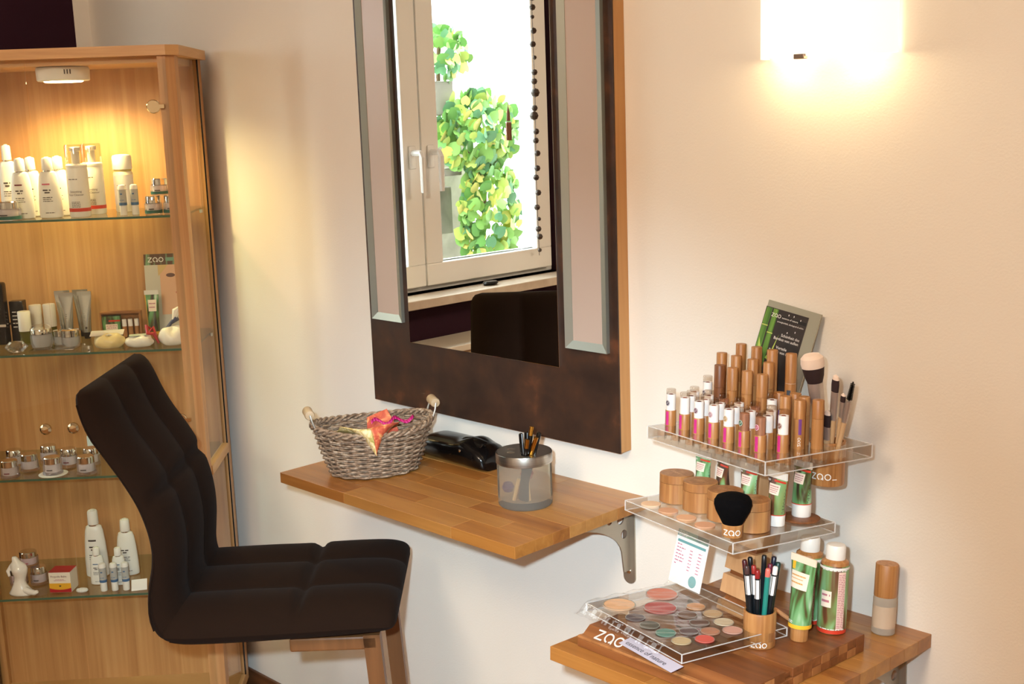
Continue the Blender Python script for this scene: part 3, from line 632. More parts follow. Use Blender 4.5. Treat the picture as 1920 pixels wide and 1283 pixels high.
patch(lambda x, y: pt(-pi/2+x, y, 0.0005), -1.25, -1.0, 0.0, 1.0, 2, 6).build('yellow_stripe', pbr('yellow_print', (236, 182, 50), 0.4), t, smooth=False)
print_rows('label_print', INKP, t, [(-0.4, 0.55, 0.76, 0.03), (-0.4, 0.5, 0.66, 0.03)], lambda x, y: pt(-pi/2+x, y, 0.0009), 2)
# cloth pouches with ribbons
def pouch(name, label, m, w, d, h, mat, seed):
    t = thing(name, label, 'pouch', m, 'gift pouches on the second shelf'); rr = random.Random(seed); ph = [rr.uniform(0, 6) for _ in range(6)]
    def fn(u, v):
        a = 2*pi*u; b = pi*v; rx = sin(b)**0.55 if sin(b) > 0 else 0
        k = 1+0.05*sin(3*a+ph[0])+0.05*sin(5*a+ph[1])*sin(3*b)+0.035*sin(11*a+ph[4]+3*b)
        z = h*(0.5-0.5*cos(b)) ; z = h-z
        z = z*(1+0.14*sin(2*a+ph[2])*sin(b)+0.10*sin(4*a+ph[3])+0.07*sin(9*a+ph[5]-4*b)*sin(b))
        return (w/2*rx*k*cos(a), d/2*rx*k*sin(a), max(z, 0.0))
    b = MB(); b.grid(fn, 30, 14); b.build('pouch_cloth', mat, t, angle=80)
    return t
SATIN = pbr('ivory_satin', (244, 236, 220), 0.24, sheen=0.3); GOLDS = pbr('gold_satin', (238, 214, 150), 0.26, sheen=0.3)
p1 = pouch('gift_pouch', 'golden satin pouch in front of the gift box, leftmost of three', at(-0.212, 0.060, 1), 0.070, 0.052, 0.032, GOLDS, 3)
MB().box(-0.040, 0.034, -0.006, 0.030, 0.0325, 0.0333).build('tag_card', pbr('pale_card', (214, 206, 196), 0.5), p1, RZ(8) @ RX(10))
p2 = pouch('gift_pouch', 'white satin pouch with red ribbon bow and a small card, second shelf', at(-0.142, 0.060, 1), 0.064, 0.050, 0.026, SATIN, 5)
MB().box(-0.022, 0.016, -0.014, 0.012, 0.0275, 0.0282).build('tag_card', pbr('sage_card', (190, 200, 182), 0.5), p2, RZ(12))
rb = MB()
for (a, b_, c_) in (((0.018, 0.006, 0.028), (0.030, 0.016, 0.040), (0.040, 0.0, 0.022)), ((0.018, 0.004, 0.028), (0.014, 0.018, 0.044), (0.026, 0.020, 0.036)), ((0.020, 0.0, 0.030), (0.036, -0.006, 0.030), (0.046, -0.010, 0.008))):
    rb.tube([a, b_, c_], [0.003, 0.005, 0.002], 6)
rb.build('ribbon', pbr('red_ribbon', (170, 34, 38), 0.35), p2)
p3 = pouch('gift_pouch', 'ivory satin pouch with dark blue ribbon at the right end, half behind the post', at(-0.066, 0.065, 1), 0.066, 0.052, 0.040, SATIN, 8)
rb = MB().tube([(-0.018, -0.004, 0.030), (-0.004, 0.006, 0.050), (0.012, 0.004, 0.062)], [0.005, 0.004, 0.007], 8); rb.build('ribbon', pbr('blue_grey_ribbon', (74, 78, 104), 0.4), p3)
rb = MB().tube([(0.004, 0.004, 0.058), (0.010, 0.010, 0.078), (0.020, 0.006, 0.088)], [0.004, 0.010, 0.003], 8); rb.build('gathered_top', SATIN, p3)

# third shelf: jars
gj3 = 'clear cream jars on the third shelf'
for (lab, s, q, w, h, fl) in (
    ('clear cream jar at the far left front of the third shelf, dark red bar', -0.464, 0.045, 0.044, 0.041, BURG),
    ('clear cream jar at the far left back of the third shelf', -0.486, 0.140, 0.042, 0.041, None),
    ('clear cream jar second from left, middle row of the third shelf', -0.435, 0.095, 0.044, 0.041, None),
    ('clear cream jar at the back centre-left of the third shelf', -0.412, 0.165, 0.044, 0.042, None),
    ('clear cream jar on a white disc at the front of the third shelf', -0.367, 0.050, 0.046, 0.041, INK),
    ('clear cream jar behind and right of the one on the white disc', -0.349, 0.115, 0.044, 0.045, BURG),
    ('clear cream jar in front of the white carton, nearest the chair back', -0.288, 0.045, 0.046, 0.043, INK),
    ('clear cream jar behind the front right one on the third shelf', -0.300, 0.125, 0.042, 0.041, None)):
    jar(lab, s, q, 2, w, h, mark=fl, group=gj3, dz=0.0022 if 'white disc at' in lab else 0)
tag(MB().lathe([(0.032, 0), (0.033, 0.0008), (0.033, 0.0018), (0.032, 0.002)], 30).build('white_disc', WHITE, None, at(-0.367, 0.050, 2)), 'flat white disc under a cream jar on the third shelf', 'disc')
tag(MB().bbox(-0.011, 0.011, -0.011, 0.011, 0, 0.052, 0.001).build('white_carton', pbr('ice_white_card', (214, 232, 234), 0.5), None, at(-0.316, 0.205, 2)), 'pale white carton at the back of the third shelf behind the jars', 'box')
tag(MB().bbox(-0.014, 0.014, -0.012, 0.012, 0, 0.064, 0.001).build('cream_carton', pbr('cream_card', (226, 206, 176), 0.5), None, at(-0.080, 0.200, 2)), 'cream carton at the right end of the third shelf beside the chair', 'box')

# fourth shelf
gj4 = 'pink cream jars on the bottom shelf'
ROSE = pbr('rose_bar', (196, 70, 90), 0.5)
jar('silver-lidded jar standing on top of two others at the left, bottom shelf', -0.474, 0.125, 3, 0.048, 0.036, dz=0.0442, mark=ROSE, group=gj4, cream=(238, 210, 204), foot=False)
jar('silver-lidded lower jar beside the red and white carton, bottom shelf', -0.450, 0.115, 3, 0.042, 0.044, mark=INK, group=gj4, cream=(226, 210, 204), foot=False)
jar('silver-lidded lower jar behind the white torso figurine, bottom shelf', -0.498, 0.115, 3, 0.044, 0.044, mark=INK, group=gj4, cream=(238, 210, 204), foot=False)
fg = thing('torso_figurine', 'glossy white porcelain torso figurine at the left of the bottom shelf', 'figurine', at(-0.470, 0.050, 3, -10))
PORC = pbr('porcelain', (240, 234, 226), 0.12, coat=0.4)
sec = [(0, 0.030, 0.018, 0, 0), (0.004, 0.031, 0.019, 0, 0), (0.014, 0.022, 0.017, -0.002, 0), (0.024, 0.016, 0.014, -0.003, 0), (0.034, 0.0135, 0.011, -0.002, 0.0), (0.044, 0.015, 0.011, 0.0, 0), (0.056, 0.019, 0.013, 0.001, -0.002), (0.066, 0.021, 0.013, 0.0, -0.002), (0.074, 0.019, 0.011, -0.003, 0), (0.081, 0.010, 0.008, -0.006, 0), (0.090, 0.007, 0.006, -0.009, 0), (0.093, 0.004, 0.004, -0.010, 0)]
b = MB(); nn = 22; vs = []; fs = []
for (z, rx, ry, ox, oy) in sec:
    for i in range(nn):
        a = 2*pi*i/nn; bust = 0.0045*max(0, cos(a*2+pi*0.0-pi))*(1 if 0.052 < z < 0.07 and sin(a) < 0 else 0)
        vs.append((ox+rx*cos(a), oy+(ry+bust)*sin(a), z))
for j in range(len(sec)-1):
    for i in range(nn): fs.append((j*nn+i, j*nn+(i+1) % nn, (j+1)*nn+(i+1) % nn, (j+1)*nn+i))
fs.append(tuple(reversed(range(nn)))); fs.append(tuple((len(sec)-1)*nn+i for i in range(nn)))
b.add(vs, fs); b.build('torso', PORC, fg, angle=80)
MB().tube([(0.012, -0.006, 0.012), (0.026, -0.010, 0.009), (0.040, -0.012, 0.008), (0.047, -0.014, 0.012)], [0.009, 0.0075, 0.006, 0.004], 10).build('bent_knee', PORC, fg, angle=80)
MB().tube([(-0.018, 0.0, 0.070), (-0.026, -0.006, 0.058), (-0.020, -0.012, 0.048)], [0.006, 0.005, 0.003], 10).build('arm', PORC, fg, angle=80)
pb = thing('balm_carton', 'small carton with red top and yellow wave, reading Propolis Balm', 'box', at(-0.376, 0.068, 3, -4))
MB().bbox(-0.026, 0.026, -0.022, 0.022, 0, 0.050, 0.0006).build('carton', pbr('carton_cream', (238, 226, 208), 0.45), pb)
MB().box(-0.026, 0.026, -0.022, 0.022, 0.0501, 0.0505).build('red_lid', pbr('carton_red', (176, 30, 40), 0.4), pb, smooth=False)
def wave(x, base, amp): return base - amp*(1-(x/0.026)**2)
mb = MB(); mb.grid(lambda u, v: (-0.026+0.052*u, -0.0223, 0.0005+(wave(-0.026+0.052*u, 0.011, 0.004)-0.0005)*v), 12, 1); mb.build('red_wave', pbr('carton_red', (176, 30, 40), 0.4), pb, smooth=False)
mb = MB(); mb.grid(lambda u, v: (-0.026+0.052*u, -0.0222, wave(-0.026+0.052*u, 0.011, 0.004)+(0.023-wave(-0.026+0.052*u, 0.011, 0.004))*v), 12, 1); mb.build('yellow_wave', pbr('carton_yellow', (232, 172, 48), 0.4), pb, smooth=False)
text_mb('Propolis Balm', 0.0070, lambda x, y: (x-0.002, -0.0226, y+0.0375), 'CENTER').build('title_print', BURG, pb, smooth=False)
print_rows('small_print', INKP, pb, [(-0.010, 0.010, 0.0325, 0.0012), (-0.014, 0.014, 0.0295, 0.0012)], lambda x, y: (x, -0.0226, y), 3)
mb = MB(); disc2(mb, 0, 0.0165, 0.003, 0.0012, -0.0226); disc2(mb, 0, 0.0155, 0.0012, 0.0012, -0.0226); mb.build('bee_print', INK, pb, smooth=False)
tag(MB().lathe([(0.012, 0), (0.0145, 0.003), (0.013, 0.007), (0.006, 0.009), (0, 0.0092)], 18, 1.0, 0.6).build('white_pebble', pbr('pale_pebble', (232, 228, 220), 0.25), None, at(-0.327, 0.045, 3)), 'small white pebble beside the red and white carton', 'pebble')
g4 = 'white bottles on the bottom shelf'
lotion_bottle('tallest white bottle on the bottom shelf, with dark title bar', -0.318, 0.150, 3, 0.056, 0.170, INK, g4, seed=12)
lotion_bottle('second tall white bottle on the bottom shelf, nearest the chair back', -0.243, 0.150, 3, 0.052, 0.143, None, g4, seed=13)
lotion_bottle('small white bottle in front of the tallest one, bottom shelf', -0.301, 0.095, 3, 0.037, 0.093, NAVY, g4, seed=14)
lotion_bottle('small white bottle in front of the second tall one, bottom shelf', -0.247, 0.085, 3, 0.037, 0.093, NAVY, g4, seed=15)
balm_tube('left one of three lip balm tubes on the bottom cabinet shelf', -0.275, 0.045, 3, 'lip balm tubes on the bottom shelf')
balm_tube('middle one of three lip balm tubes on the bottom cabinet shelf', -0.249, 0.045, 3, 'lip balm tubes on the bottom shelf')
balm_tube('right one of three lip balm tubes on the bottom cabinet shelf', -0.222, 0.045, 3, 'lip balm tubes on the bottom shelf')
cd_ = MB().box(-0.018, 0.018, 0, 0.0008, 0, 0.030).build('white_card', PAPER, None, at(-0.190, 0.035, 3, 10) @ RX(-50)); tag(cd_, 'small white card leaning at the right of the bottom shelf', 'card')

# ------------------------------------------------------------------ upholstered chair
CHB = 46.0
CN = Vector((-1.992, -0.755, 0))                           # foot point under the near top corner of the backrest
CHW = 0.385
MCH = T(CN) @ RZ(CHB) @ T((0, CHW/2, 0))      # local x forward, local y across (centre 0), z up
FABRIC = pbr('dark_brown_fabric', (35, 24, 18), 0.93, spec=0.035, sheen=0.02, bump=(1400, 0.25, 0.0006))
CHWOOD = grain('walnut_stain', [(0.25, (98, 62, 32)), (0.6, (122, 80, 44)), (0.8, (138, 94, 56))], (30, 30, 3), 0.5, 4)
ch = thing('upholstered_chair', 'dark brown quilted fabric chair with curved back and wooden cantilever frame', 'chair', MCH)
def interp(tab, v):
    k = v*(len(tab)-1); i = min(int(k), len(tab)-2); t = k-i
    # Catmull-Rom
    p0 = tab[max(i-1, 0)]; p1 = tab[i]; p2 = tab[i+1]; p3 = tab[min(i+2, len(tab)-1)]
    return tuple(0.5*((2*b)+(-a+c)*t+(2*a-5*b+4*c-d)*t*t+(-a+3*b-3*c+d)*t**3) for a, b, c, d in zip(p0, p1, p2, p3))
def cushion(rear, front, w, bulge, grooves_u, groove_v, nu=54, nv=72, pe=7.0, top_round=True):
    """padded sheet between two profile curves; seams as grooves on the front"""
    def edge(t): return max(0.0, 1-abs(2*t-1)**pe)**0.5
    def F(u, v, side):
        r = interp(rear, v); f_ = interp(front, v); te = edge(u)*max(0.0, 1-abs(2*v-1)**16)**0.5
        mx, mz = (r[0]+f_[0])/2, (r[1]+f_[1])/2; dx, dz = (f_[0]-r[0])/2, (f_[1]-r[1])/2; L = math.hypot(dx, dz) or 1e-6
        amt = L*te
        q = v if top_round else 1-v
        if q < 0.075: w_ = w-0.060*(1-math.sqrt(max(0.0, 1-((0.075-q)/0.075)**2)))
        else: w_ = w
        if side > 0:
            s = u*3; ph = abs(sin(pi*s))**0.45; gv = 1-math.exp(-((v-groove_v)/0.020)**2)
            br = bulge*te*(0.25+0.75*ph)*(0.30+0.70*gv)
            amt += br
            w2 = w_
            return (mx+dx/L*amt, (u-0.5)*w2, mz+dz/L*amt)
        return (mx-dx/L*amt, (u-0.5)*w_, mz-dz/L*amt)
    mb = MB()
    # sample u denser near the edges
    def ease(u): return 0.5-0.5*cos(pi*u)*(1-0.35*sin(pi*u)**2) if False else (u+0.06*sin(2*pi*u)*-1)
    mb.grid(lambda u, v: F(ease(u), v, 1), nu, nv); mb.grid(lambda u, v: F(ease(u), v, -1), nu, nv, True)
    return mb
rear = [(-0.010, 1.064), (-0.003, 1.025), (0.010, 0.986), (0.034, 0.948), (0.060, 0.904), (0.081, 0.862), (0.094, 0.822), (0.100, 0.784), (0.097, 0.748), (0.088, 0.712), (0.083, 0.676), (0.085, 0.645), (0.098, 0.615), (0.132, 0.598)]
front = [(0.016, 1.070), (0.028, 1.032), (0.041, 0.996), (0.058, 0.960), (0.084, 0.918), (0.106, 0.876), (0.120, 0.834), (0.127, 0.792), (0.128, 0.752), (0.125, 0.716), (0.123, 0.686), (0.126, 0.660), (0.136, 0.640), (0.150, 0.628)]
bk = cushion(rear, front, CHW, 0.020, 3, 0.40).build('backrest', FABRIC, ch, angle=80)
srear = [(0.118, 0.604), (0.15, 0.598), (0.20, 0.597), (0.26, 0.598), (0.32, 0.600), (0.38, 0.602), (0.44, 0.605), (0.49, 0.609), (0.522, 0.617)]
sfront = [(0.112, 0.646), (0.15, 0.646), (0.20, 0.647), (0.26, 0.648), (0.32, 0.648), (0.38, 0.650), (0.44, 0.651), (0.49, 0.649), (0.528, 0.640)]
st = cushion(srear, sfront, CHW+0.012, 0.022, 3, 0.56, top_round=False).build('seat', FABRIC, ch, angle=80)
# piping seams along the near and far rims
for par, tab, nm in ((bk, rear, 'piping'), (st, srear, 'piping')):
    for sy in (-1, 1):
        pts = [(interp(tab, v/24)[0]+(0.012 if par is bk else 0), sy*(CHW/2-0.0022), interp(tab, v/24)[1]+(0.002 if par is bk else 0.012)) for v in range(1, 22)]
        MB().tube(pts, 0.0016, 6).build(nm, FABRIC, par)
for sy in (-1, 1):
    y = sy*(CHW/2-0.045)
    MB().bbox(0.33, 0.488, y-0.014, y+0.014, 0.572, 0.598, 0.004).build('seat_arm', CHWOOD, ch)
    lg = MB(); v8 = []
    for (z, x0, x1) in ((0.600, 0.462, 0.492), (0.0, 0.500, 0.528)):
        v8 += [(x0, y-0.014, z), (x1, y-0.014, z), (x1, y+0.014, z), (x0, y+0.014, z)]
    lg.add(v8, [(0, 1, 2, 3), (7, 6, 5, 4), (0, 4, 5, 1), (1, 5, 6, 2), (2, 6, 7, 3), (3, 7, 4, 0)]); lg.build('leg', CHWOOD, ch, smooth=False)
    MB().bbox(0.02, 0.500, y-0.014, y+0.014, 0.0, 0.024, 0.004).build('floor_runner', CHWOOD, ch)
MB().bbox(0.02, 0.048, -CHW/2+0.059, CHW/2-0.059, 0.0, 0.022, 0.004).build('floor_crossbar', CHWOOD, ch)
MB().bbox(0.34, 0.37, -CHW/2+0.059, CHW/2-0.059, 0.574, 0.596, 0.004).build('seat_crossbar', CHWOOD, ch)

# ------------------------------------------------------------------ make-up display on the lower shelf
def tray_frame(x, v, w): return MS @ T((x, -v, w)) @ RZ(-13.5)
MBASE = tray_frame(-1.159, 0.396, 0.0)
MUP, MMID, MBOT = tray_frame(-1.183, 0.216, 0.295), tray_frame(-1.190, 0.273, 0.185), tray_frame(-1.177, 0.373, 0.050)
ORD = ['first', 'second', 'third', 'fourth', 'fifth', 'sixth', 'seventh']
WALNUT = grain('acacia_wood', [(0.2, (92, 50, 24)), (0.5, (124, 72, 36)), (0.8, (152, 96, 52))], (4, 50, 50), 0.4, 6)
WALNUT2 = grain('acacia_light', [(0.2, (132, 82, 42)), (0.5, (160, 104, 58)), (0.8, (178, 124, 76))], (50, 50, 4), 0.42, 6)
STANDW = grain('stand_face', [(0.2, (176, 128, 84)), (0.6, (198, 152, 108)), (0.85, (208, 166, 124))], (60, 60, 5), 0.45, 4)
stand = thing('display_stand', 'stepped wooden stand of the make-up display on the lower shelf', 'display stand', MBASE)
MB2 = MS @ T((-1.159, -0.413, 0.0)) @ RZ(-1.5); BL_ = MBASE.inverted() @ MB2       # the base board lies square to the wall
BW_, BD_ = 0.294, 0.290
MB().bbox(0.0, BW_, 0.0, BD_, 0.0002, 0.013, 0.001).build('base_board', WALNUT, stand, BL_, smooth=False)
MB().bbox(0.0, BW_, 0.0, 0.007, 0.013, 0.017, 0.001).build('front_trim', WALNUT2, stand, BL_, smooth=False)
fb = MB().add([(0, 0.009, 0.013), (BW_, 0.009, 0.013), (BW_, 0.094, 0.013), (0, 0.094, 0.013), (0, 0.026, 0.026), (BW_, 0.026, 0.026), (BW_, 0.094, 0.026), (0, 0.094, 0.026)],
              [(0, 3, 2, 1), (4, 5, 6, 7), (0, 1, 5, 4), (1, 2, 6, 5), (2, 3, 7, 6), (3, 0, 4, 7)])
fb.build('front_block', WALNUT, stand, BL_, smooth=False)
MB().bbox(0.0, BW_, 0.112, BD_, 0.013, 0.026, 0.001).build('rear_block', WALNUT, stand, BL_, smooth=False)
MB().bbox(BW_-0.034, BW_-0.004, 0.095, 0.111, 0.013, 0.021, 0.001).build('stub', WALNUT, stand, BL_, smooth=False)
for i in range(13):   # blocks glued along the end grain
    y0 = 0.004+i*0.0220; MB().box(BW_, BW_+0.0006, y0, y0+0.0205, 0.001 if i % 2 else 0.0125, 0.0120 if i % 2 else 0.0245).build('end_stave', WALNUT2 if i % 3 else WALNUT, stand, BL_, smooth=False) if not (4 <= i <= 5 and not i % 2) else None
fsl = lambda x, y: (x, 0.0085+y*cos(rad(37)), 0.0136+y*sin(rad(37)))
mb = MB(); zao_strokes(mb, 0.022, 0.003, 0.0165, fsl, 0.0026); mb.build('lettering', pbr('grey_white_print', (206, 200, 194), 0.5), stand, BL_, smooth=False)
strip = MB(); strip.add([(0.082, 0.0005, 0.0285), (0.200, 0.0005, 0.0285), (0.200, 0.0215, 0.0325), (0.082, 0.0215, 0.0325)], [(0, 1, 2, 3)]).add([(0.082, 0.0005, 0.0282), (0.200, 0.0005, 0.0282), (0.200, 0.0215, 0.0322), (0.082, 0.0215, 0.0322)], [(3, 2, 1, 0)])
so = strip.build('paper_strip', pbr('lilac_paper', (184, 178, 192), 0.5), stand, smooth=False)
text_mb('essence of nature', 0.0125, lambda x, y: (0.090+x, 0.0050+y*0.98, 0.0300+y*0.19)).build('lettering', INK, so, smooth=False)
# leaning post in notched blocks, from the base to the middle tray, then on to the top tray
def lean_block(a0, a1, b0, b1, w0, w1, lean, mat, name='post_block'):
    d = (w1-w0)*math.tan(rad(lean)); mb = MB()
    mb.add([(a0, b0, w0), (a1, b0, w0), (a1, b1, w0), (a0, b1, w0), (a0, b0+d, w1), (a1, b0+d, w1), (a1, b1+d, w1), (a0, b1+d, w1)], [(0, 3, 2, 1), (4, 5, 6, 7), (0, 1, 5, 4), (1, 2, 6, 5), (2, 3, 7, 6), (3, 0, 4, 7)])
    return mb.build(name, mat, stand, smooth=False)
off_a, off_b = 0.0130*cos(0)*0 + (-0.018*cos(rad(13.5)) + -0.023*sin(rad(13.5)))*0, 0.0
LB = 13.0
for (w0, w1, inset) in ((0.026, 0.040, 0), (0.052, 0.079, 0), (0.088, 0.120, 0), (0.128, 0.168, 0)):
    b0 = 0.214+(w0-0.026)*math.tan(rad(LB)); lean_block(0.040, 0.098, b0, b0+0.034, w0, w1, LB, STANDW)
lean_block(0.046, 0.092, 0.222, 0.244, 0.026, 0.168, LB, WALNUT, 'post_core')
lean_block(0.050, 0.100, 0.272, 0.292, 0.186, 0.274, 6, STANDW)

# ---- top tray
def tray_obj(mb, name, m, w, d, th):
    o = mb.build(name, ACRYL, None, m, angle=30); o.data.materials.append(ACRYL_E)
    for p in o.data.polygons:
        if abs(p.normal.z) < 0.5: p.material_index = 1
    for z in (-0.0004, -th+0.0004):  # pale tubes: edge highlights of the tray put in as colour
        MB().tube([(0, 0, z), (w, 0, z), (w, d, z), (0, d, z)], 0.0009, 6, closed=True).build('edge_or_glint', ACRYL_GLINT, o)
    for (x, y) in ((0, 0), (w, 0), (w, d)): MB().tube([(x, y, -0.0004), (x, y, -th+0.0004)], 0.0011, 6).build('edge_or_glint', ACRYL_GLINT, o)
    return o
rowsA = [('f', 0.013+0.0335*i, 0.022, 0.057) for i in range(7)] + [('m', 0.036+0.0335*i, 0.043, 0.056) for i in range(5)] + [('b', 0.013+0.0345*i, 0.068, 0.056) for i in range(6)] + [('x', 0.003+0.010, 0.094, 0.071), ('x', 0.163, 0.090, 0.0685), ('x', 0.232, 0.048, 0.061)]
rowsA[11] = ('m', 0.170, 0.043, 0.056); rowsA.insert(12, ('m', 0.203, 0.046, 0.055))
tubesT = [(a, 0.098, 0.091) for a in (0.036, 0.066, 0.099, 0.132)] + [(a, 0.124, 0.1045) for a in (0.010, 0.044, 0.082, 0.117)] + [(a, 0.151, 0.1185) for a in (0.024, 0.060, 0.095, 0.136)]
tubesR = [(0.152, 0.114, 0.0655), (0.196, 0.085, 0.070), (0.188, 0.112, 0.070), (0.227, 0.083, 0.070), (0.212, 0.106, 0.070), (0.240, 0.106, 0.070)]
cupU = (0.218, 0.150, 0.0262)
RL = 0.0084
holes = [(a, b+0.012, RL+0.0007) for (_, a, b, _) in rowsA] + [(a, b+0.012, RL+0.0007) for (a, b, _) in tubesT+tubesR] + [(cupU[0], cupU[1]+0.012, cupU[2]+0.0008)]
up = plate_with_holes(0.263, 0.205, 0.020, holes, 18)
tag(tray_obj(up, 'top_acrylic_tray', MUP @ T((0, -0.012, 0)), 0.263, 0.205, 0.020), 'top clear acrylic tray full of lipsticks and lip gloss tubes', 'tray')
lipcols = [(92, 58, 76), (112, 60, 70), (86, 44, 62), (146, 84, 96), (150, 110, 56), (38, 92, 66), (150, 58, 88), (126, 66, 56)]
def lipstick(label, a, b, h, metal, mark_c, seed, m=MUP, group='lipstick testers in the top tray'):
    rr = random.Random(seed); dip = 0.015
    t = thing('lipstick_tester', label, 'lipstick', m @ T((a, b, -dip)) @ RZ(rr.uniform(-6, 6)), group)
    hb = dip+h*0.42; r = RL
    MB().lathe([(r*0.97, 0), (r, 0.0006), (r, hb-0.0008), (r*0.95, hb)], 18).build('bamboo_base', BAMBOO, t)
    if metal: MB().lathe([(r*0.84, hb), (r*0.84, dip+h*0.86), (r*0.6, dip+h*0.87)], 18).build('metal_sleeve', pbr('rose_gold_sleeve', (190, 138, 110), 0.3, 0.6), t)
    else:
        MB().lathe([(r*0.88, hb), (r*0.88, dip+h*0.86)], 18, cap=False).build('white_sleeve', PAPER, t)
    MB().lathe([(r*0.55, hb+0.004), (r*0.55, dip+h*0.83), (r*0.3, dip+h*0.86), (0, dip+h*0.865)], 14).build('colour_stick', pbr('stick_%d' % (seed % 5), [(120, 62, 54), (160, 88, 70), (96, 48, 50), (176, 118, 92), (140, 70, 66)][seed % 5], 0.35), t)
    MB().lathe([(r*0.87, dip+h*0.86), (r*0.87, dip+h*0.985), (r*0.8, dip+h), (0, dip+h)], 18, cap=False).build('clear_cap', thin_glass('tester_cap', (236, 230, 224), 1.6), t)
    patch(on_cyl(r+0.0003, 0, -82), -0.0026, 0.0026, dip+0.001, hb-0.0015, 3, 1).build('magenta_strip', PINK, t, smooth=False)
    if mark_c:
        fn = on_cyl(r*0.88+0.0004, dip+h*0.62, -88); md = MB(); n = 14
        md.add([fn(0.0042*cos(2*pi*i/n), 0.0046*sin(2*pi*i/n)) for i in range(n)], [tuple(range(n))]); md.build('round_emblem', pbr('emblem_%d_%d_%d' % mark_c, mark_c, 0.45), t, smooth=False)
        ri = MB(); fn2 = on_cyl(r*0.88+0.0007, dip+h*0.62, -88)
        ribbon(ri, [(0.0036*cos(2*pi*i/14), 0.0040*sin(2*pi*i/14)) for i in range(15)], 0.0005, fn2); ribbon(ri, [(-0.0016, -0.002), (-0.0004, 0.002), (0.0006, -0.0018), (0.0018, 0.002)], 0.0006, fn2)
        ri.build('emblem_print', WPRINT, t, smooth=False)
    return t
marks_f = [(58, 44, 70), None, (104, 52, 82), (168, 118, 128), (176, 138, 74), (40, 96, 66), (176, 70, 104)]
cnt = {'f': 0, 'm': 0, 'b': 0, 'x': 0}
xlab = ['tall white-sleeved lipstick tester alone at the far left behind the back row', 'white-sleeved lipstick tester in front of the last tall tube of the front tube row', 'white-sleeved lipstick tester with brown emblem at the right front of the top tray']
for i, (k, a, b, h) in enumerate(rowsA):
    j = cnt[k]; cnt[k] += 1
    if k == 'x': lab = xlab[j]; mk = (122, 62, 44) if j == 2 else ((70, 50, 72) if j == 0 else None); metal = False
    else:
        rown = {'f': 'front row', 'm': 'middle row', 'b': 'back row'}[k]; metal = (k == 'f' and j >= 5) or (k == 'b' and j in (2, 4))
        lab = '%s lipstick tester, %s from the left in the %s of the top tray' % ('copper-sleeved' if metal else 'white-sleeved', ORD[j], rown)
        mk = marks_f[j] if k == 'f' else None
    lipstick(lab, a, b, h, metal, mk, 20+i)
def gloss_tube(label, a, b, h, mat, extra=None, group='bamboo lip gloss tubes in the top tray'):
    dip = 0.015; t = thing('lip_gloss', label, 'lip gloss', MUP @ T((a, b, -dip)), group); r = RL
    zc = dip+h*0.62
    MB().lathe([(r*0.97, 0), (r, 0.0006), (r, zc-0.0003)], 18).build('bamboo_base', mat, t)
    MB().lathe([(r, zc), (r, dip+h-0.0008), (r*0.95, dip+h), (0, dip+h)], 18).build('bamboo_cap', mat, t)
    if extra == 'window':
        MB().lathe([(r*0.99, zc-0.008), (r*0.99, zc)], 18).build('white_ring', PAPER, t)
        patch(on_cyl(r+0.0003, 0, -60), -0.003, 0.003, zc-0.030, zc-0.010, 3, 1).build('colour_window', pbr('grey_window', (74, 82, 92), 0.2), t, smooth=False)
    if extra == 'purple':
        patch(on_cyl(r+0.0003, 0, -35), -0.0022, 0.0022, dip+h*0.30, dip+h*0.62, 3, 1).build('purple_strip', PURPLE, t, smooth=False)
        fn = on_cyl(r+0.0003, 0, -40); mb = MB()
        zao_strokes(mb, 0.0, 0.0, 0.0040, lambda x, y: fn(y-0.002, dip+h*0.06+x)); mb.build('lettering', WPRINT, t, smooth=False)
for i, (a, b, h) in enumerate(tubesT):
    r_ = i//4; c_ = i % 4
    gloss_tube('tall bamboo lip gloss tube, %s from the left in the %s tube row' % (ORD[c_], ['nearest', 'middle', 'rearmost'][r_]), a, b, h, BAMBOO_D if i == 0 else BAMBOO, 'window' if i == 11 else None)
rl = ['short bamboo tube with purple strip behind the lone tester, right group', 'short bamboo tube directly behind the tester with the brown emblem', 'short bamboo tube at the back of the right group, left of its row', 'short bamboo tube with purple strip at the front of the right group', 'short bamboo tube at the back of the right group near the brushes', 'short bamboo tube with darker cap at the far right beside the brushes']
for i, (a, b, h) in enumerate(tubesR): gloss_tube(rl[i], a, b, h, BAMBOO, 'purple' if i in (0, 3) else None, 'short bamboo tubes in the top tray')

# brush cup hanging in the top tray, and the brushes
cup = thing('brush_cup', 'bamboo cup lettered zao hanging through the right corner of the top tray', 'cup', MUP @ T((cupU[0], cupU[1], -0.062)))
MB().lathe([(0.0, 0.004), (0.0, 0.0), (0.0248, 0.0), (0.0258, 0.002), (0.0258, 0.064), (0.0225, 0.064), (0.0225, 0.005), (0, 0.005)], 32, cap=False).build('cup_body', BAMBOO, cup)
fnc = on_cyl(0.0262, 0, -62); mb = MB(); zao_strokes(mb, -0.016, 0.010, 0.0095, fnc); mb.build('lettering', WPRINT, cup, smooth=False)
mb = MB(); dashes(mb, [(0.016, 0.024, 0.011, 0.0012)], fnc, 2); mb.build('small_print', WPRINT, cup, smooth=False)
BRH = pbr('brush_handle', (196, 160, 118), 0.35); FERR = pbr('brush_ferrule', (190, 180, 172), 0.28, 0.7)
BRI_D = pbr('bristle_dark', (44, 26, 26), 0.7); BRI_L = pbr('bristle_pale', (232, 208, 188), 0.8, sheen=0.4)
CUPM = MUP @ T((cupU[0], cupU[1], -0.056))
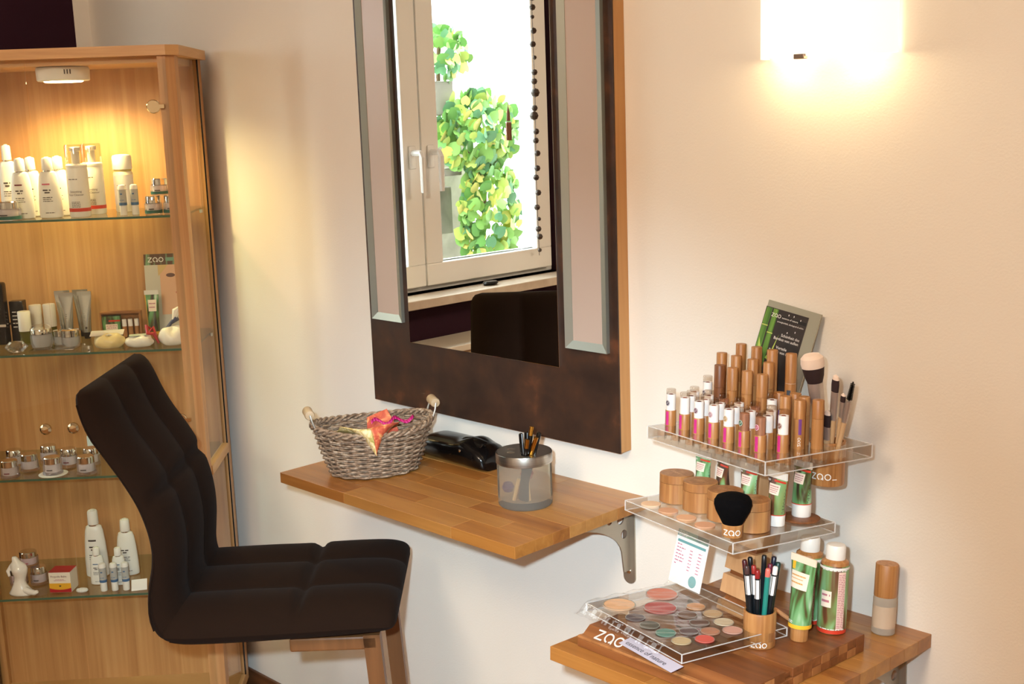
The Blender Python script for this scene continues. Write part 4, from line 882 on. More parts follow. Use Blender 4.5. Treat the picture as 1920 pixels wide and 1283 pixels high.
def brush(name, label, foot, tip, L, handle_r, fer_r, fer, tipf, dark=0.5, flat=1.0):
    """foot / tip: (a, b) of the axis at the cup bottom and at the top, top height above the tray L"""
    p0 = CUPM @ Vector((foot[0], foot[1], 0)); p1 = MUP @ Vector((tip[0], tip[1], L)); ax = (p1-p0); ln = ax.length; z = ax.normalized()
    x = z.cross(Vector((0.3, 0.9, 0.1))).normalized(); y = z.cross(x)
    m = Matrix(((x.x, y.x, z.x, p0.x), (x.y, y.y, z.y, p0.y), (x.z, y.z, z.z, p0.z), (0, 0, 0, 1)))
    t = thing(name, label, 'brush', m, 'brushes in the bamboo cup')
    hf = ln-fer-tipf
    MB().lathe([(handle_r*0.5, 0), (handle_r*0.8, 0.004), (handle_r, hf*0.5), (fer_r*0.92, hf)], 16).build('handle', BRH, t)
    MB().lathe([(fer_r*0.95, hf), (fer_r, hf+0.003), (fer_r*1.08, hf+fer)], 18, 1, flat).build('ferrule', FERR, t)
    return t, hf+fer, ln
t, z0, ln = brush('powder_brush', 'large powder brush with pale domed tip in the bamboo cup', (-0.004, 0.006), (0.206, 0.122), 0.131, 0.0062, 0.0105, 0.030, 0.044)
d_ = z0+(ln-z0)*0.52
MB().lathe([(0.0108, z0), (0.0140, z0+0.010), (0.0160, d_)], 24).build('dark_bristles', BRI_D, t)
MB().lathe([(0.0160, d_), (0.0172, d_+0.006), (0.0162, ln-0.007), (0.0115, ln-0.002), (0, ln)], 24).build('pale_bristles', BRI_L, t)
for (lab, ft, tp, L, hr, fr_, fer, tf, fl) in (('slanted concealer brush with dark bristles and pale tip, beside the powder brush', (0.004, 0.0), (0.250, 0.128), 0.106, 0.0040, 0.0062, 0.044, 0.026, 0.6),
        ('short flat brush with dark bristles low at the cup rim', (0.006, -0.008), (0.236, 0.128), 0.053, 0.0042, 0.0062, 0.020, 0.026, 0.6),
        ('thin eyeliner brush with tiny dark tip at the right of the cup', (0.004, 0.010), (0.262, 0.132), 0.081, 0.0032, 0.0040, 0.026, 0.014, 0.7)):
    t, z0, ln = brush('makeup_brush', lab, ft, tp, L, hr, fr_, fer, tf, flat=fl); d_ = z0+(ln-z0)*0.7
    MB().lathe([(fr_*1.05, z0), (fr_*1.12, z0+(ln-z0)*0.4), (fr_*1.0, d_)], 18, 1, fl).build('dark_bristles', BRI_D, t)
    MB().lathe([(fr_*1.0, d_), (fr_*0.8, ln-0.003), (0, ln)], 18, 1, fl).build('pale_tip', BRI_L, t)
t, z0, ln = brush('brow_brush', 'brow brush with twisted black spoolie at the far right of the cup', (0.013, -0.004), (0.277, 0.134), 0.099, 0.0032, 0.0042, 0.034, 0.030)
sp = MB(); sp.tube([(0, 0, z0-0.002), (0, 0, ln)], 0.0012, 6)
for k in range(11):
    zz = z0+0.003+k*(ln-z0-0.004)/11; rr_ = 0.0046*(1-0.25*k/11)
    sp.lathe([(0.001, zz-0.0003), (rr_, zz), (0.001, zz+0.0005)], 10, cap=False)
sp.build('spoolie', BLACK, t)

# picture board leaning against the wall behind the tubes
PTL, PTR, PBL = Vector((-1.088, -0.005, 1.2013)), Vector((-0.985, -0.005, 1.1957)), Vector((-1.135, -0.052, 1.0275))
ex = (PTR-PTL).normalized(); ey0 = (PTL-PBL); H_ = ey0.length; ey = ey0.normalized(); ez = ex.cross(ey).normalized()
MPO = Matrix(((ex.x, ey.x, ez.x, PBL.x), (ex.y, ey.y, ez.y, PBL.y), (ex.z, ey.z, ez.z, PBL.z), (0, 0, 0, 1)))
W_ = (PTR-PTL).length
pst = thing('picture_board', 'metal board with dark bamboo poster leaning on the wall behind the tubes', 'poster', MPO)
MB().box(0, W_, 0, H_, -0.0022, 0).build('metal_board', pbr('board_metal', (176, 172, 152), 0.35, 0.5), pst, smooth=False)
PW, PH0, PH1 = W_*0.80, 0.0, H_*0.945
MB().box(-0.0005, PW, PH0, PH1, 0, 0.0006).build('poster_sheet', grain('poster_slate', [(0.3, (40, 36, 34)), (0.6, (62, 52, 48)), (0.8, (96, 76, 70))], (14, 14, 14), 0.3, 3, rnd=False), pst, smooth=False)
GRN = grain('bamboo_green_print', [(0.3, (58, 100, 34)), (0.55, (104, 148, 56)), (0.8, (158, 188, 92))], (120, 8, 1), 0.35, 2, rnd=False); GRL = pbr('leaf_lime_print', (178, 198, 92), 0.4)
zf = 0.0009
def seg(mb, x0, y0, x1, y1, w): ribbon(mb, [(x0, y0), ((x0+x1)/2, (y0+y1)/2), (x1, y1)], w, lambda x, y: (x, y, zf))
mb = MB(); seg(mb, 0.006, 0.048, 0.006, PH1-0.031, 0.011); seg(mb, 0.006, PH1-0.028, 0.007, PH1-0.001, 0.011); mb.build('stalk_print', GRN, pst, smooth=False)
mb = MB(); seg(mb, 0.019, 0.060, 0.0195, PH1-0.041, 0.010); seg(mb, 0.0195, PH1-0.038, 0.020, PH1-0.001, 0.010); mb.build('stalk_print', GRN, pst, smooth=False)
mb = MB(); Q = PH1-0.134; mb.add([(0.024, Q+0.055, zf+0.0003), (0.032, Q+0.070, zf+0.0003), (0.038, Q+0.096, zf+0.0003), (0.035, Q+0.072, zf+0.0003), (0.031, Q+0.052, zf+0.0003)], [(0, 4, 3, 2, 1)]); mb.add([(0.010, Q+0.048, zf+0.0003), (0.005, Q+0.066, zf+0.0003), (0.003, Q+0.084, zf+0.0003), (0.011, Q+0.068, zf+0.0003), (0.017, Q+0.050, zf+0.0003)], [(0, 4, 3, 2, 1)]); mb.build('leaf_print', GRL, pst, smooth=False)
mb = MB(); seg(mb, 0.0005, PH1-0.0295, 0.012, PH1-0.0295, 0.002); seg(mb, 0.014, PH1-0.0395, 0.025, PH1-0.0395, 0.002); seg(mb, 0.0, 0.014, PW*0.45, 0.014, 0.006); mb.build('node_print', GRL, pst, smooth=False)
mb = MB(); seg(mb, 0.033, PH1-0.0115, PW-0.001, PH1-0.0115, 0.005); mb.build('title_band', pbr('band_dark', (30, 28, 26), 0.4), pst, smooth=False)
fl_ = lambda dx, dy: (lambda x, y: (x+dx, y+dy, zf+0.0005))
mb = MB(); zao_strokes(mb, 0.014, PH1-0.0135, 0.0058, lambda x, y: (x, y, zf+0.0005)); mb.build('lettering', WPRINT, pst, smooth=False)
for (tx, sz, x, y, al) in (('essence of nature', 0.0044, 0.035, PH1-0.0130, 'LEFT'), ('unvergleichlich, ökologisch & schön', 0.0036, PW-0.003, PH1-0.0200, 'RIGHT'), ('Schönheit des', 0.0064, PW-0.004, PH1-0.0400, 'RIGHT'), ('Bambus von außen', 0.0064, PW-0.004, PH1-0.0465, 'RIGHT'), ('Vorteile', 0.0064, PW-0.022, PH1-0.0600, 'RIGHT'), ('Bambus von innen', 0.0064, PW-0.008, PH1-0.0665, 'RIGHT')):
    text_mb(tx, sz, fl_(x, y), al).build('lettering', WPRINT, pst, smooth=False)
mb = MB()
for (x, y) in ((0.046, PH1-0.005), (0.056, PH1-0.005), (0.070, PH1-0.008), (0.066, PH1-0.028), (0.052, PH1-0.032)):
    mb.add([(x+0.0008*cos(2*pi*i/8), y+0.0015*sin(2*pi*i/8), zf) for i in range(8)], [tuple(range(8))])
mb.build('droplet_print', WPRINT, pst, smooth=False)

# ---- middle tray
mid = plate_with_holes(0.247, 0.192, 0.016, [])
tag(tray_obj(mid, 'middle_acrylic_tray', MMID, 0.247, 0.192, 0.016), 'middle clear acrylic tray with bamboo pots and bamboo-print tubes', 'tray')
for i, a in enumerate((0.041, 0.097, 0.153, 0.210)):
    t = thing('bamboo_pot', 'round bamboo powder pot, %s from the left on the middle tray' % ORD[i], 'pot', MMID @ T((a, 0.066, 0.0003)) @ RZ(i*11), 'bamboo powder pots on the middle tray'); r = 0.0260
    MB().lathe([(r*0.96, 0), (r, 0.0008), (r, 0.0305)], 36).build('pot_body', BAMBOO_P, t)
    MB().lathe([(r, 0.0310), (r, 0.0425), (r*0.97, 0.0435), (0, 0.0435)], 36).build('pot_lid', BAMBOO_P, t)
    mb = MB(); zao_strokes(mb, -0.012, -0.002, 0.0042, lambda x, y: (x, y, 0.0438)); dashes(mb, [(0.004, 0.016, -0.001, 0.0009)], lambda x, y: (x, y, 0.0438), i); mb.build('lid_print', pbr('pale_engraving', (216, 176, 138), 0.5), t, smooth=False)
for i, (a, c) in enumerate(zip((0.036, 0.078, 0.120, 0.162), ((222, 188, 154), (206, 158, 124), (214, 168, 132), (204, 154, 120)))):
    tag(MB().lathe([(0.0145, -0.004), (0.0150, -0.0002), (0.0145, 0.0002), (0, 0.0003)], 28).build('powder_pan', pbr('powder_%d' % i, c, 0.7), None, MMID @ T((a, 0.0215, 0.0004))), 'round pressed powder pan, %s from the left at the front of the middle tray' % ORD[i], 'powder', 'powder pans on the middle tray')
kb = thing('kabuki_brush', 'black kabuki brush on a bamboo base lettered zao, front of middle tray', 'brush', MMID @ T((0.222, 0.020, 0.0003)))
MB().lathe([(0.0135, 0), (0.0142, 0.001), (0.0148, 0.017), (0.0140, 0.018)], 26).build('bamboo_base', BAMBOO, kb)
MB().lathe([(0.0140, 0.018), (0.0185, 0.027), (0.0238, 0.037), (0.0262, 0.045), (0.0258, 0.051), (0.0225, 0.0565), (0.014, 0.0600), (0, 0.0612)], 32).build('bristles', pbr('black_bristles', (6, 5, 6), 0.95, spec=0.1, bump=(900, 0.3, 0.001)), kb)
fnk = on_cyl(0.0150, 0, -52); mb = MB(); zao_strokes(mb, -0.0105, 0.004, 0.0080, fnk); mb.build('lettering', WPRINT, kb, smooth=False)
def print_tube(label, m, w, d, h, caph, prt, group='bamboo-print cream tubes on the middle tray'):
    t, pt = squeeze_tube('cream_tube', label, m, w, d, h, caph, prt, WHITE, WHITE, group, capr=d/2*0.98)
    sf = lambda k: (lambda x, y: pt(-pi/2+x, y, k))
    patch(sf(0.0005), -0.75, 0.55, 0.56, 0.84, 8, 3).build('paper_label', CREAMP, t, smooth=False)
    print_rows('label_print', INKP, t, [(-0.6, 0.4, 0.78, 0.028), (-0.6, 0.42, 0.72, 0.022), (-0.6, 0.35, 0.67, 0.022), (-0.5, 0.3, 0.62, 0.018)], sf(0.001), 3)
    patch(sf(0.0005), -0.2, 1.25, 0.905, 0.96, 8, 1).build('red_strip', RED, t, smooth=False)
    patch(sf(0.0005), -pi, pi, 0.0, 0.025, 30, 1).build('red_band', RED, t, smooth=False)
    mb = MB(); zao_strokes(mb, -1.15, 0.90, 0.05, lambda x, y: pt(-pi/2-1.15+(x+1.15)*3.4, y, 0.001), 0.012); mb.build('lettering', WPRINT, t, smooth=False)
    mb = MB()
    for k in range(16): mb.add([pt(-pi/2+1.30+0.10*((k % 2)), 0.08+0.75*k/16, 0.0008), pt(-pi/2+1.44+0.06*(k % 3), 0.08+0.75*k/16, 0.0008), pt(-pi/2+1.44+0.06*(k % 3), 0.10+0.75*k/16, 0.0008), pt(-pi/2+1.30+0.10*(k % 2), 0.10+0.75*k/16, 0.0008)], [(0, 1, 2, 3)])
    mb.build('side_print', INK, t, smooth=False)
    return t
print_tube('bamboo-print tube behind the first bamboo pot on the middle tray', MMID @ T((0.046, 0.113, 0.0003)) @ RZ(4), 0.034, 0.024, 0.072, 0.016, PRINT_G)
print_tube('bamboo-print tube behind the second bamboo pot on the middle tray', MMID @ T((0.092, 0.113, 0.0003)) @ RZ(-10), 0.034, 0.024, 0.074, 0.016, PRINT_B)
print_tube('bamboo-print tube behind the third bamboo pot on the middle tray', MMID @ T((0.150, 0.113, 0.0003)) @ RZ(2), 0.036, 0.024, 0.076, 0.016, PRINT_B)
print_tube('bamboo-print tube with white cap right of the last bamboo pot', MMID @ T((0.2130, 0.1100, 0.0003)) @ RZ(2), 0.037, 0.025, 0.078, 0.016, PRINT_B)
print_tube('bamboo-print tube with wide white cap standing on a wooden disc, middle tray', MMID @ T((0.205, 0.166, 0.0035)), 0.036, 0.0285, 0.082, 0.019, PRINT_G)
tag(MB().lathe([(0.0285, 0), (0.029, 0.0008), (0.029, 0.0028), (0.0285, 0.003)], 32).build('wooden_disc', BAMBOO_D, None, MMID @ T((0.209, 0.160, 0.0003))), 'flat round wooden disc under the rightmost tube of the middle tray', 'disc')

# ---- bottom tray with colour pans
bot = plate_with_holes(0.223, 0.188, 0.013, [(0.205, 0.153, 0.0232)])
tag(tray_obj(bot, 'palette_tray', MBOT, 0.223, 0.188, 0.013), 'bottom clear acrylic tray holding round eye shadow and blush pans', 'tray')
pans = [(0.032, 0.036, 0.0248, (214, 168, 128), 'beige bronzer pan at the left corner of the palette tray, large'), (0.028, 0.118, 0.0248, (196, 112, 88), 'coral blush pan at the back left of the palette tray, large'), (0.073, 0.080, 0.0252, (168, 78, 74), 'brick red blush pan in the middle left of the palette tray, large'),
        (0.096, 0.128, 0.0146, (196, 140, 92), 'ochre eye shadow pan, leftmost of the back row'), (0.131, 0.131, 0.0146, (190, 156, 116), 'sand eye shadow pan, second of the back row'), (0.164, 0.123, 0.0146, (206, 188, 158), 'ivory eye shadow pan in front of the pencil cup'), (0.194, 0.113, 0.0146, (196, 148, 130), 'rose eye shadow pan beside the pencil cup'),
        (0.086, 0.025, 0.0146, (82, 72, 76), 'charcoal eye shadow pan, leftmost of the front row'), (0.120, 0.025, 0.0146, (78, 76, 66), 'dark olive eye shadow pan, second of the front row'), (0.154, 0.027, 0.0146, (74, 122, 108), 'sea green eye shadow pan, third of the front row'),
        (0.116, 0.096, 0.0146, (104, 74, 56), 'dark brown eye shadow pan beside the brick red blush'), (0.149, 0.091, 0.0146, (96, 70, 58), 'umber eye shadow pan in the centre of the palette tray'), (0.181, 0.084, 0.0140, (170, 118, 92), 'light brown eye shadow pan, right of the centre'),
        (0.166, 0.058, 0.0140, (92, 76, 74), 'grey brown eye shadow pan behind the sea green one'), (0.188, 0.027, 0.0140, (178, 156, 118), 'gold eye shadow pan at the front right corner'), (0.199, 0.059, 0.0140, (196, 84, 72), 'coral red eye shadow pan at the right edge of the palette tray')]
for i, (a, b, r, c, lab) in enumerate(pans):
    t = thing('makeup_pan', lab, 'eye shadow' if r < 0.02 else 'blush', MBOT @ T((a, b, 0.0004)), 'colour pans of the palette tray')
    MB().lathe([(r*0.96, 0), (r*0.98, 0.0002), (r*0.98, 0.0012), (r*0.90, 0.0012), (r*0.90, 0.0009), (0, 0.0009)], 30).build('pressed_powder', pbr('pan_%d' % i, c, 0.55), t)
    mb = MB(); ribbon(mb, [(r*0.95*cos(2*pi*k/30), r*0.95*sin(2*pi*k/30)) for k in range(31)], r*0.06, lambda x, y: (x, y, 0.0014)); mb.build('metal_rim', ALU, t, smooth=False)
# cling film stretched over the palette
def film_pt(u, v):
    a = -0.016+0.205*u; b = -0.014+0.175*v
    edge = max(0.0, -a-0.001, -b-0.001)
    z = 0.0035+0.0010*sin(70*a+25*b)+0.0008*sin(160*b-90*a)+0.0006*sin(310*(a-b*0.7))
    z -= min(edge*2.0, 0.019)
    if v > 0.9: z += (v-0.9)*0.13*(1+0.4*sin(60*a))
    return (a, b, z)
fm = MB(); fm.grid(film_pt, 90, 70)
FILM = thin_glass('cling_film', (252, 252, 252), 1.38, 0.05, 1.0)
tag(fm.build('cling_film', FILM, None, MBOT, angle=180), 'crinkled clear cling film stretched over the palette tray', 'film')
# price card
cdm = MBOT @ T((-0.006, 0.157, 0.006)) @ RX(-13)
cdo = thing('price_card', 'white price card with teal heading leaning on the wooden stand', 'card', cdm)
MB().box(0, 0.074, 0, 0.0010, 0, 0.083).build('card', PAPER, cdo, smooth=False)
cf = lambda x, y: (x, -0.0004, y)
mb = MB(); mb.add([cf(0.001, 0.072), cf(0.073, 0.072), cf(0.073, 0.0822), cf(0.001, 0.0822)], [(0, 1, 2, 3)]); mb.build('header_print', grain('card_header', [(0.35, (126, 150, 150)), (0.5, (150, 178, 160)), (0.6, (190, 150, 172)), (0.8, (176, 120, 150))], (30, 1, 20), 0.5, 2, rnd=False), cdo, smooth=False)
mb = MB(); mb.add([cf(0.004, 0.0635), cf(0.070, 0.0635), cf(0.070, 0.0675), cf(0.004, 0.0675)], [(0, 1, 2, 3)]); mb.build('heading_bar', pbr('teal_print', (106, 158, 160), 0.5), cdo, smooth=False)
mb = MB(); zao_strokes(mb, 0.004, 0.0738, 0.0066, lambda x, y: (x, -0.0008, y)); mb.build('lettering', WPRINT, cdo, smooth=False)
mb = MB(); dashes(mb, [(0.005, 0.005+w, 0.060-0.005*i, 0.0016) for i, w in enumerate((0.012, 0.020, 0.012, 0.018, 0.020, 0.020, 0.006))] + [(0.036, 0.043, 0.056-0.005*i, 0.0014) for i in range(7)] + [(0.056, 0.064, 0.056-0.005*i, 0.0014) for i in range(7)], cf, 4); mb.build('price_print', pbr('mauve_print', (186, 110, 140), 0.5), cdo, smooth=False)
mb = MB(); disc2(mb, 0.054, 0.012, 0.009, 0.009, -0.0006); mb.build('round_badge', pbr('badge_teal', (124, 164, 164), 0.5), cdo, smooth=False)
# pencil cup and pencils
pc = thing('pencil_cup', 'bamboo cup lettered zao full of make-up pencils', 'cup', MBOT @ T((0.205, 0.153, -0.0235)))
MB().lathe([(0.0, 0.0), (0.0215, 0.0), (0.0225, 0.0015), (0.0228, 0.048), (0.0222, 0.050), (0.0200, 0.050), (0.0196, 0.004), (0, 0.004)], 32, cap=False).build('cup_body', BAMBOO, pc)
fnp = on_cyl(0.0231, 0, -42); mb = MB(); zao_strokes(mb, -0.012, 0.0028, 0.0072, fnp); mb.build('lettering', WPRINT, pc, smooth=False)
PCM = MBOT @ T((0.205, 0.153, -0.019))
pens = [('dark red', (74, 24, 28), -0.023, 0.006, 0.117), ('black', (20, 18, 20), -0.014, 0.012, 0.119), ('brown', (70, 48, 46), -0.0225, -0.008, 0.113), ('bright red', (150, 44, 38), -0.011, 0.000, 0.111), ('scarlet', (140, 34, 34), -0.008, -0.012, 0.108), ('jet black', (26, 24, 26), 0.006, 0.012, 0.122), ('salmon pink', (216, 108, 96), 0.007, -0.011, 0.110), ('plum', (94, 22, 44), 0.0125, 0.001, 0.113), ('navy', (24, 26, 44), 0.020, 0.011, 0.120), ('white', (226, 220, 216), 0.018, -0.008, 0.112), ('bottle green', (24, 54, 50), 0.0245, 0.004, 0.114)]
PENB = pbr('pencil_black', (20, 24, 28), 0.3)
for i, (nm, c, dx, dy, L) in enumerate(pens):
    R2 = Vector((0.51, 0.86, 0)); D2 = Vector((-0.86, 0.51, 0))
    tip = R2*dx+D2*dy; ft = tip*0.42; p0 = Vector((ft.x, ft.y, 0)); p1 = Vector((tip.x, tip.y, L)); z = (p1-p0).normalized(); x = z.cross(Vector((0, 1, 0.2))).normalized(); y = z.cross(x)
    m = PCM @ Matrix(((x.x, y.x, z.x, p0.x), (x.y, y.y, z.y, p0.y), (x.z, y.z, z.z, p0.z), (0, 0, 0, 1))); ln = (p1-p0).length; r = 0.0037
    t = thing('makeup_pencil', 'make-up pencil with %s end in the lettered bamboo cup' % nm, 'pencil', m, 'pencils in the bamboo cup')
    MB().lathe([(r*0.9, 0), (r, 0.001), (r, ln-0.012)], 12).build('barrel', pbr('pencil_teal', (40, 130, 118), 0.35) if i == 6 else PENB, t)
    MB().lathe([(r, ln-0.012), (r, ln-0.002), (r*0.7, ln-0.0003), (0, ln)], 12).build('coloured_end', pbr('pencil_end_%d' % i, c, 0.3), t)
    if i in (2, 4, 9, 7, 3): patch(on_cyl(r+0.0003, 0, 60), -0.0022, 0.0022, ln-0.042, ln-0.014, 4, 1).build('paper_sticker', PAPER, t, smooth=False); patch(on_cyl(r+0.0003, 0, 140), -0.0022, 0.0022, ln-0.042, ln-0.014, 4, 1).build('paper_sticker', PAPER, t, smooth=False); patch(on_cyl(r+0.0003, 0, -130), -0.0022, 0.0022, ln-0.042, ln-0.014, 4, 1).build('paper_sticker', PAPER, t, smooth=False)
# tube and bottles standing on the stand's rear block
t, pt = squeeze_tube('mask_tube', 'bamboo-print tube with yellow trim on a bamboo cap, on the stand base', MBASE @ T((0.198, 0.232, 0.0263)) @ RZ(3) @ RX(-2), 0.046, 0.032, 0.122, 0.020, PRINT_G, BAMBOO, pbr('ivory_crimp', (246, 228, 204), 0.4), capr=0.0125)
sf = lambda k: (lambda x, y: pt(-pi/2+x, y, k))
patch(sf(0.0006), -0.95, 0.75, 0.60, 0.86, 8, 3).build('paper_label', CREAMP, t, smooth=False)
patch(sf(0.0006), -0.9, -0.55, 0.88, 1.0, 3, 2).build('yellow_tab', pbr('yellow_print', (236, 182, 50), 0.4), t, smooth=False)
patch(sf(0.0005), -pi, pi, 0.0, 0.06, 30, 1).build('yellow_band', pbr('yellow_print', (236, 182, 50), 0.4), t, smooth=False)
print_rows('label_print', pbr('ochre_print', (214, 160, 80), 0.5), t, [(-0.8, 0.5, 0.80, 0.02), (-0.8, 0.3, 0.75, 0.012), (-0.8, 0.35, 0.69, 0.022)], sf(0.0012), 5)
mb = MB(); zao_strokes(mb, -0.8, 0.08, 0.04, lambda x, y: pt(-pi/2-0.5+(x+0.8)*4, y, 0.001), 0.008); mb.build('lettering', WPRINT, t, smooth=False)
def shampoo(label, m, side):
    t = thing('shampoo_bottle', label, 'bottle', m, 'bamboo-print bottles with white caps'); r = 0.0205
    MB().lathe([(r*0.94, 0), (r, 0.0015), (r, 0.098), (r*0.97, 0.1005)], 34).build('printed_body', PRINT_B if side else PRINT_G, t)
    MB().lathe([(r*0.96, 0.1005), (r*0.93, 0.1045), (r*0.70, 0.108)], 34).build('shoulder', BAMBOO, t)
    MB().lathe([(r*0.68, 0.108), (r*0.69, 0.1095), (r*0.69, 0.125), (r*0.62, 0.1285), (r*0.3, 0.1295), (0, 0.1297)], 30).build('cap', WHITE, t)
    MB().lathe([(r+0.0003, 0.001), (r+0.0003, 0.0065)], 34, cap=False).build('red_band', RED, t)
    MB().lathe([(r+0.0003, 0.0955), (r+0.0003, 0.0990)], 34, cap=False).build('white_band', PAPER, t)
    fn = on_cyl(r+0.0005, 0, -42 if side else -60); 
    patch(fn, -0.020, -0.004, 0.040, 0.064, 6, 1).build('paper_label', CREAMP, t, smooth=False)
    print_rows('label_print', INKP, t, [(-0.019, -0.006, 0.058, 0.003), (-0.019, -0.007, 0.049, 0.0035)], on_cyl(r+0.0008, 0, -42 if side else -60), 4)
    patch(fn, 0.0045, 0.0165, 0.008, 0.093, 6, 1).build('text_panel', pbr('panel_pale', (236, 206, 190), 0.5), t, smooth=False)
    print_rows('panel_print', INKP, t, [(0.0052, 0.0160, 0.011+0.0026*i, 0.0011) for i in range(31)], on_cyl(r+0.0008, 0, -42 if side else -60), 6)
    mb = MB(); dashes(mb, [(-0.02, 0.018, 0.0078, 0.0012), (-0.02, 0.018, 0.0950, 0.0012)], on_cyl(r+0.0009, 0, -42), 8); mb.build('dotted_print', WPRINT, t, smooth=False)
shampoo('bamboo-print bottle with white cap and red foot band, right of the tube', MBASE @ T((0.196, 0.297, 0.0263)) @ RX(-1.5), True)
shampoo('bamboo-print bottle with white cap hidden behind the yellow-trimmed tube', MBASE @ T((0.150, 0.292, 0.0263)) @ RX(-1.5), False)
tag(MB().tube([(0.100, 0.278, 0.0298), (0.168, 0.262, 0.0298)], 0.0033, 8).build('wooden_stick', pbr('pale_stick', (226, 164, 112), 0.5), None, MBASE), 'pale wooden pencil lying behind the pencil cup', 'pencil')
# foundation bottle
fb_ = thing('foundation_bottle', 'frosted glass foundation bottle with tall bamboo cap at the far right', 'bottle', MS @ T((-0.874, -0.047, 0.0003)) @ RX(-2))
FROSTG = frosted('frosted_foundation', (244, 236, 222), 0.25, 0.7)
MB().lathe([(0.0155, 0), (0.0172, 0.0018), (0.0172, 0.054), (0.0150, 0.058)], 32).build('glass_bottle', FROSTG, fb_)
MB().lathe([(0.0173, 0.011), (0.0173, 0.044)], 32, cap=False).build('skin_tone_fill', pbr('foundation_fill', (196, 174, 150), 0.5), fb_)
MB().lathe([(0.0166, 0.0575), (0.0168, 0.059), (0.0168, 0.1055), (0.0160, 0.107), (0, 0.107)], 32).build('bamboo_cap', BAMBOO, fb_)

# ------------------------------------------------------------------ things on the desk
MD = T((0, 0, DZ+0.0004))
# wicker basket, long axis across the desk
BX, BY, BROT = -1.885, -0.205, 62.0
MBK = MD @ T((BX, BY, 0)) @ RZ(BROT)
bas = thing('wicker_basket', 'oval grey wicker basket with two wooden bead handles on the desk', 'basket', MBK)
WICK = grain('willow_grey', [(0.3, (90, 72, 58)), (0.5, (140, 116, 94)), (0.72, (196, 178, 156))], (60, 60, 130), 0.6, 3, distort=1.5)
BH = 0.094
def bas_r(z):
    t = z/BH; return 0.083+0.034*t**0.9, 0.062+0.026*t**0.9
def bas_rim_dz(a): return 0.012*abs(cos(a))**2.2          # ends rise
NSTK = 26
def weave_row(mb, z, phase, r, amp):
    pts = []; n = NSTK*4
    for i in range(n):
        a = 2*pi*i/n; zz = z+bas_rim_dz(a)*(z/BH)**2; rx, ry = bas_r(z); w = amp*cos(NSTK/2*a+phase)
        pts.append(((rx+w)*cos(a), (ry+w)*sin(a), zz))
    mb.tube(pts, r, 5, closed=True)
wv = MB(); nrow = 19
for k in range(nrow): weave_row(wv, 0.004+(BH-0.014)*k/(nrow-1), pi*(k % 2), 0.0024, 0.0030)
wo = wv.build('woven_wall', WICK, bas, angle=80); wo['kind'] = 'stuff'
rm = MB()
for ph in (0, 2*pi/3, 4*pi/3):
    n = 130; pts = []
    for i in range(n):
        a = 2*pi*i/n; rx, ry = bas_r(BH); q = ph+14*a
        pts.append(((rx+0.0036*cos(q))*cos(a), (ry+0.0036*cos(q))*sin(a), BH-0.004+bas_rim_dz(a)+0.0042*sin(q)))
    rm.tube(pts, 0.0031, 6, closed=True)
rm.build('braided_rim', WICK, bas, angle=80)
sk = MB()
for i in range(NSTK):
    a = 2*pi*(i+0.5)/NSTK; sk.tube([(bas_r(z)[0]*cos(a), bas_r(z)[1]*sin(a), z+bas_rim_dz(a)*(z/BH)**2) for z in (0.002, 0.03, 0.06, 0.088)], 0.0019, 5)
so = sk.build('stakes', WICK, bas, angle=80); so['kind'] = 'stuff'
MB().lathe([(0.0, 0.002), (1.0, 0.002), (1.0, 0.006), (0, 0.006)], 40, 0.083, 0.062, cap=False).build('base', WICK, bas)
for sx in (-1, 1):
    hx = sx*0.123; hz = BH+0.034
    hd = MB().lathe([(0.004, -0.022), (0.0085, -0.021), (0.0098, -0.017), (0.0092, 0), (0.0098, 0.017), (0.0085, 0.021), (0.004, 0.022)], 18, m=T((hx, 0, hz)) @ RX(90)).build('wooden_handle', grain('bleached_wood', [(0.3, (176, 152, 118)), (0.7, (206, 188, 158))], (40, 6, 40), 0.55, 4), bas)
    for sy in (-1, 1): MB().tube([(hx-sx*0.010, sy*0.026, BH+0.002), (hx-sx*0.003, sy*0.027, BH+0.022), (hx, sy*0.024, hz), (hx, sy*0.012, hz)], 0.0017, 6).build('wire_loop', pbr('grey_wire', (176, 170, 160), 0.4, 0.6), bas)
# things in the basket
FL1 = grain('floral_orange', [(0.3, (170, 60, 46)), (0.5, (206, 96, 66)), (0.65, (232, 170, 110)), (0.8, (240, 226, 180))], (38, 38, 38), 0.6, 3, distort=2.0)
CREAM_F = grain('floral_cream', [(0.3, (150, 150, 70)), (0.42, (214, 190, 120)), (0.6, (244, 228, 180)), (0.8, (250, 238, 204))], (60, 60, 60), 0.6, 3, distort=2.0)
npath = [(-0.040, 0.086), (-0.072, 0.098), (-0.088, 0.1085), (-0.0975, 0.1045), (-0.0995, 0.086), (-0.0985, 0.058)]
nap = thing('folded_napkin', 'orange and cream floral napkin hanging over the front basket rim', 'napkin', MBK)
def nap_pt(u, v):
    y, z_ = interp(npath, v); wd_ = 0.115 if v < 0.45 else 0.115*(1-(v-0.45)/0.55)+0.0005
    xc = -0.018+0.006*v
    return (xc+(u-0.5)*wd_, y+0.0012*sin(14*u)+0.10*(u-0.5)**2, z_+0.002*sin(8*u+2))
for nm, u0, u1, mt in (('cream_half', 0.0, 0.45, CREAM_F), ('orange_half', 0.45, 1.0, FL1)):
    g = MB(); g.grid(lambda u, v: nap_pt(u0+(u1-u0)*u, v), 12, 22); go_ = g.build(nm, mt, nap, angle=80); go_.modifiers.new('thick', 'SOLIDIFY').thickness = 0.0010
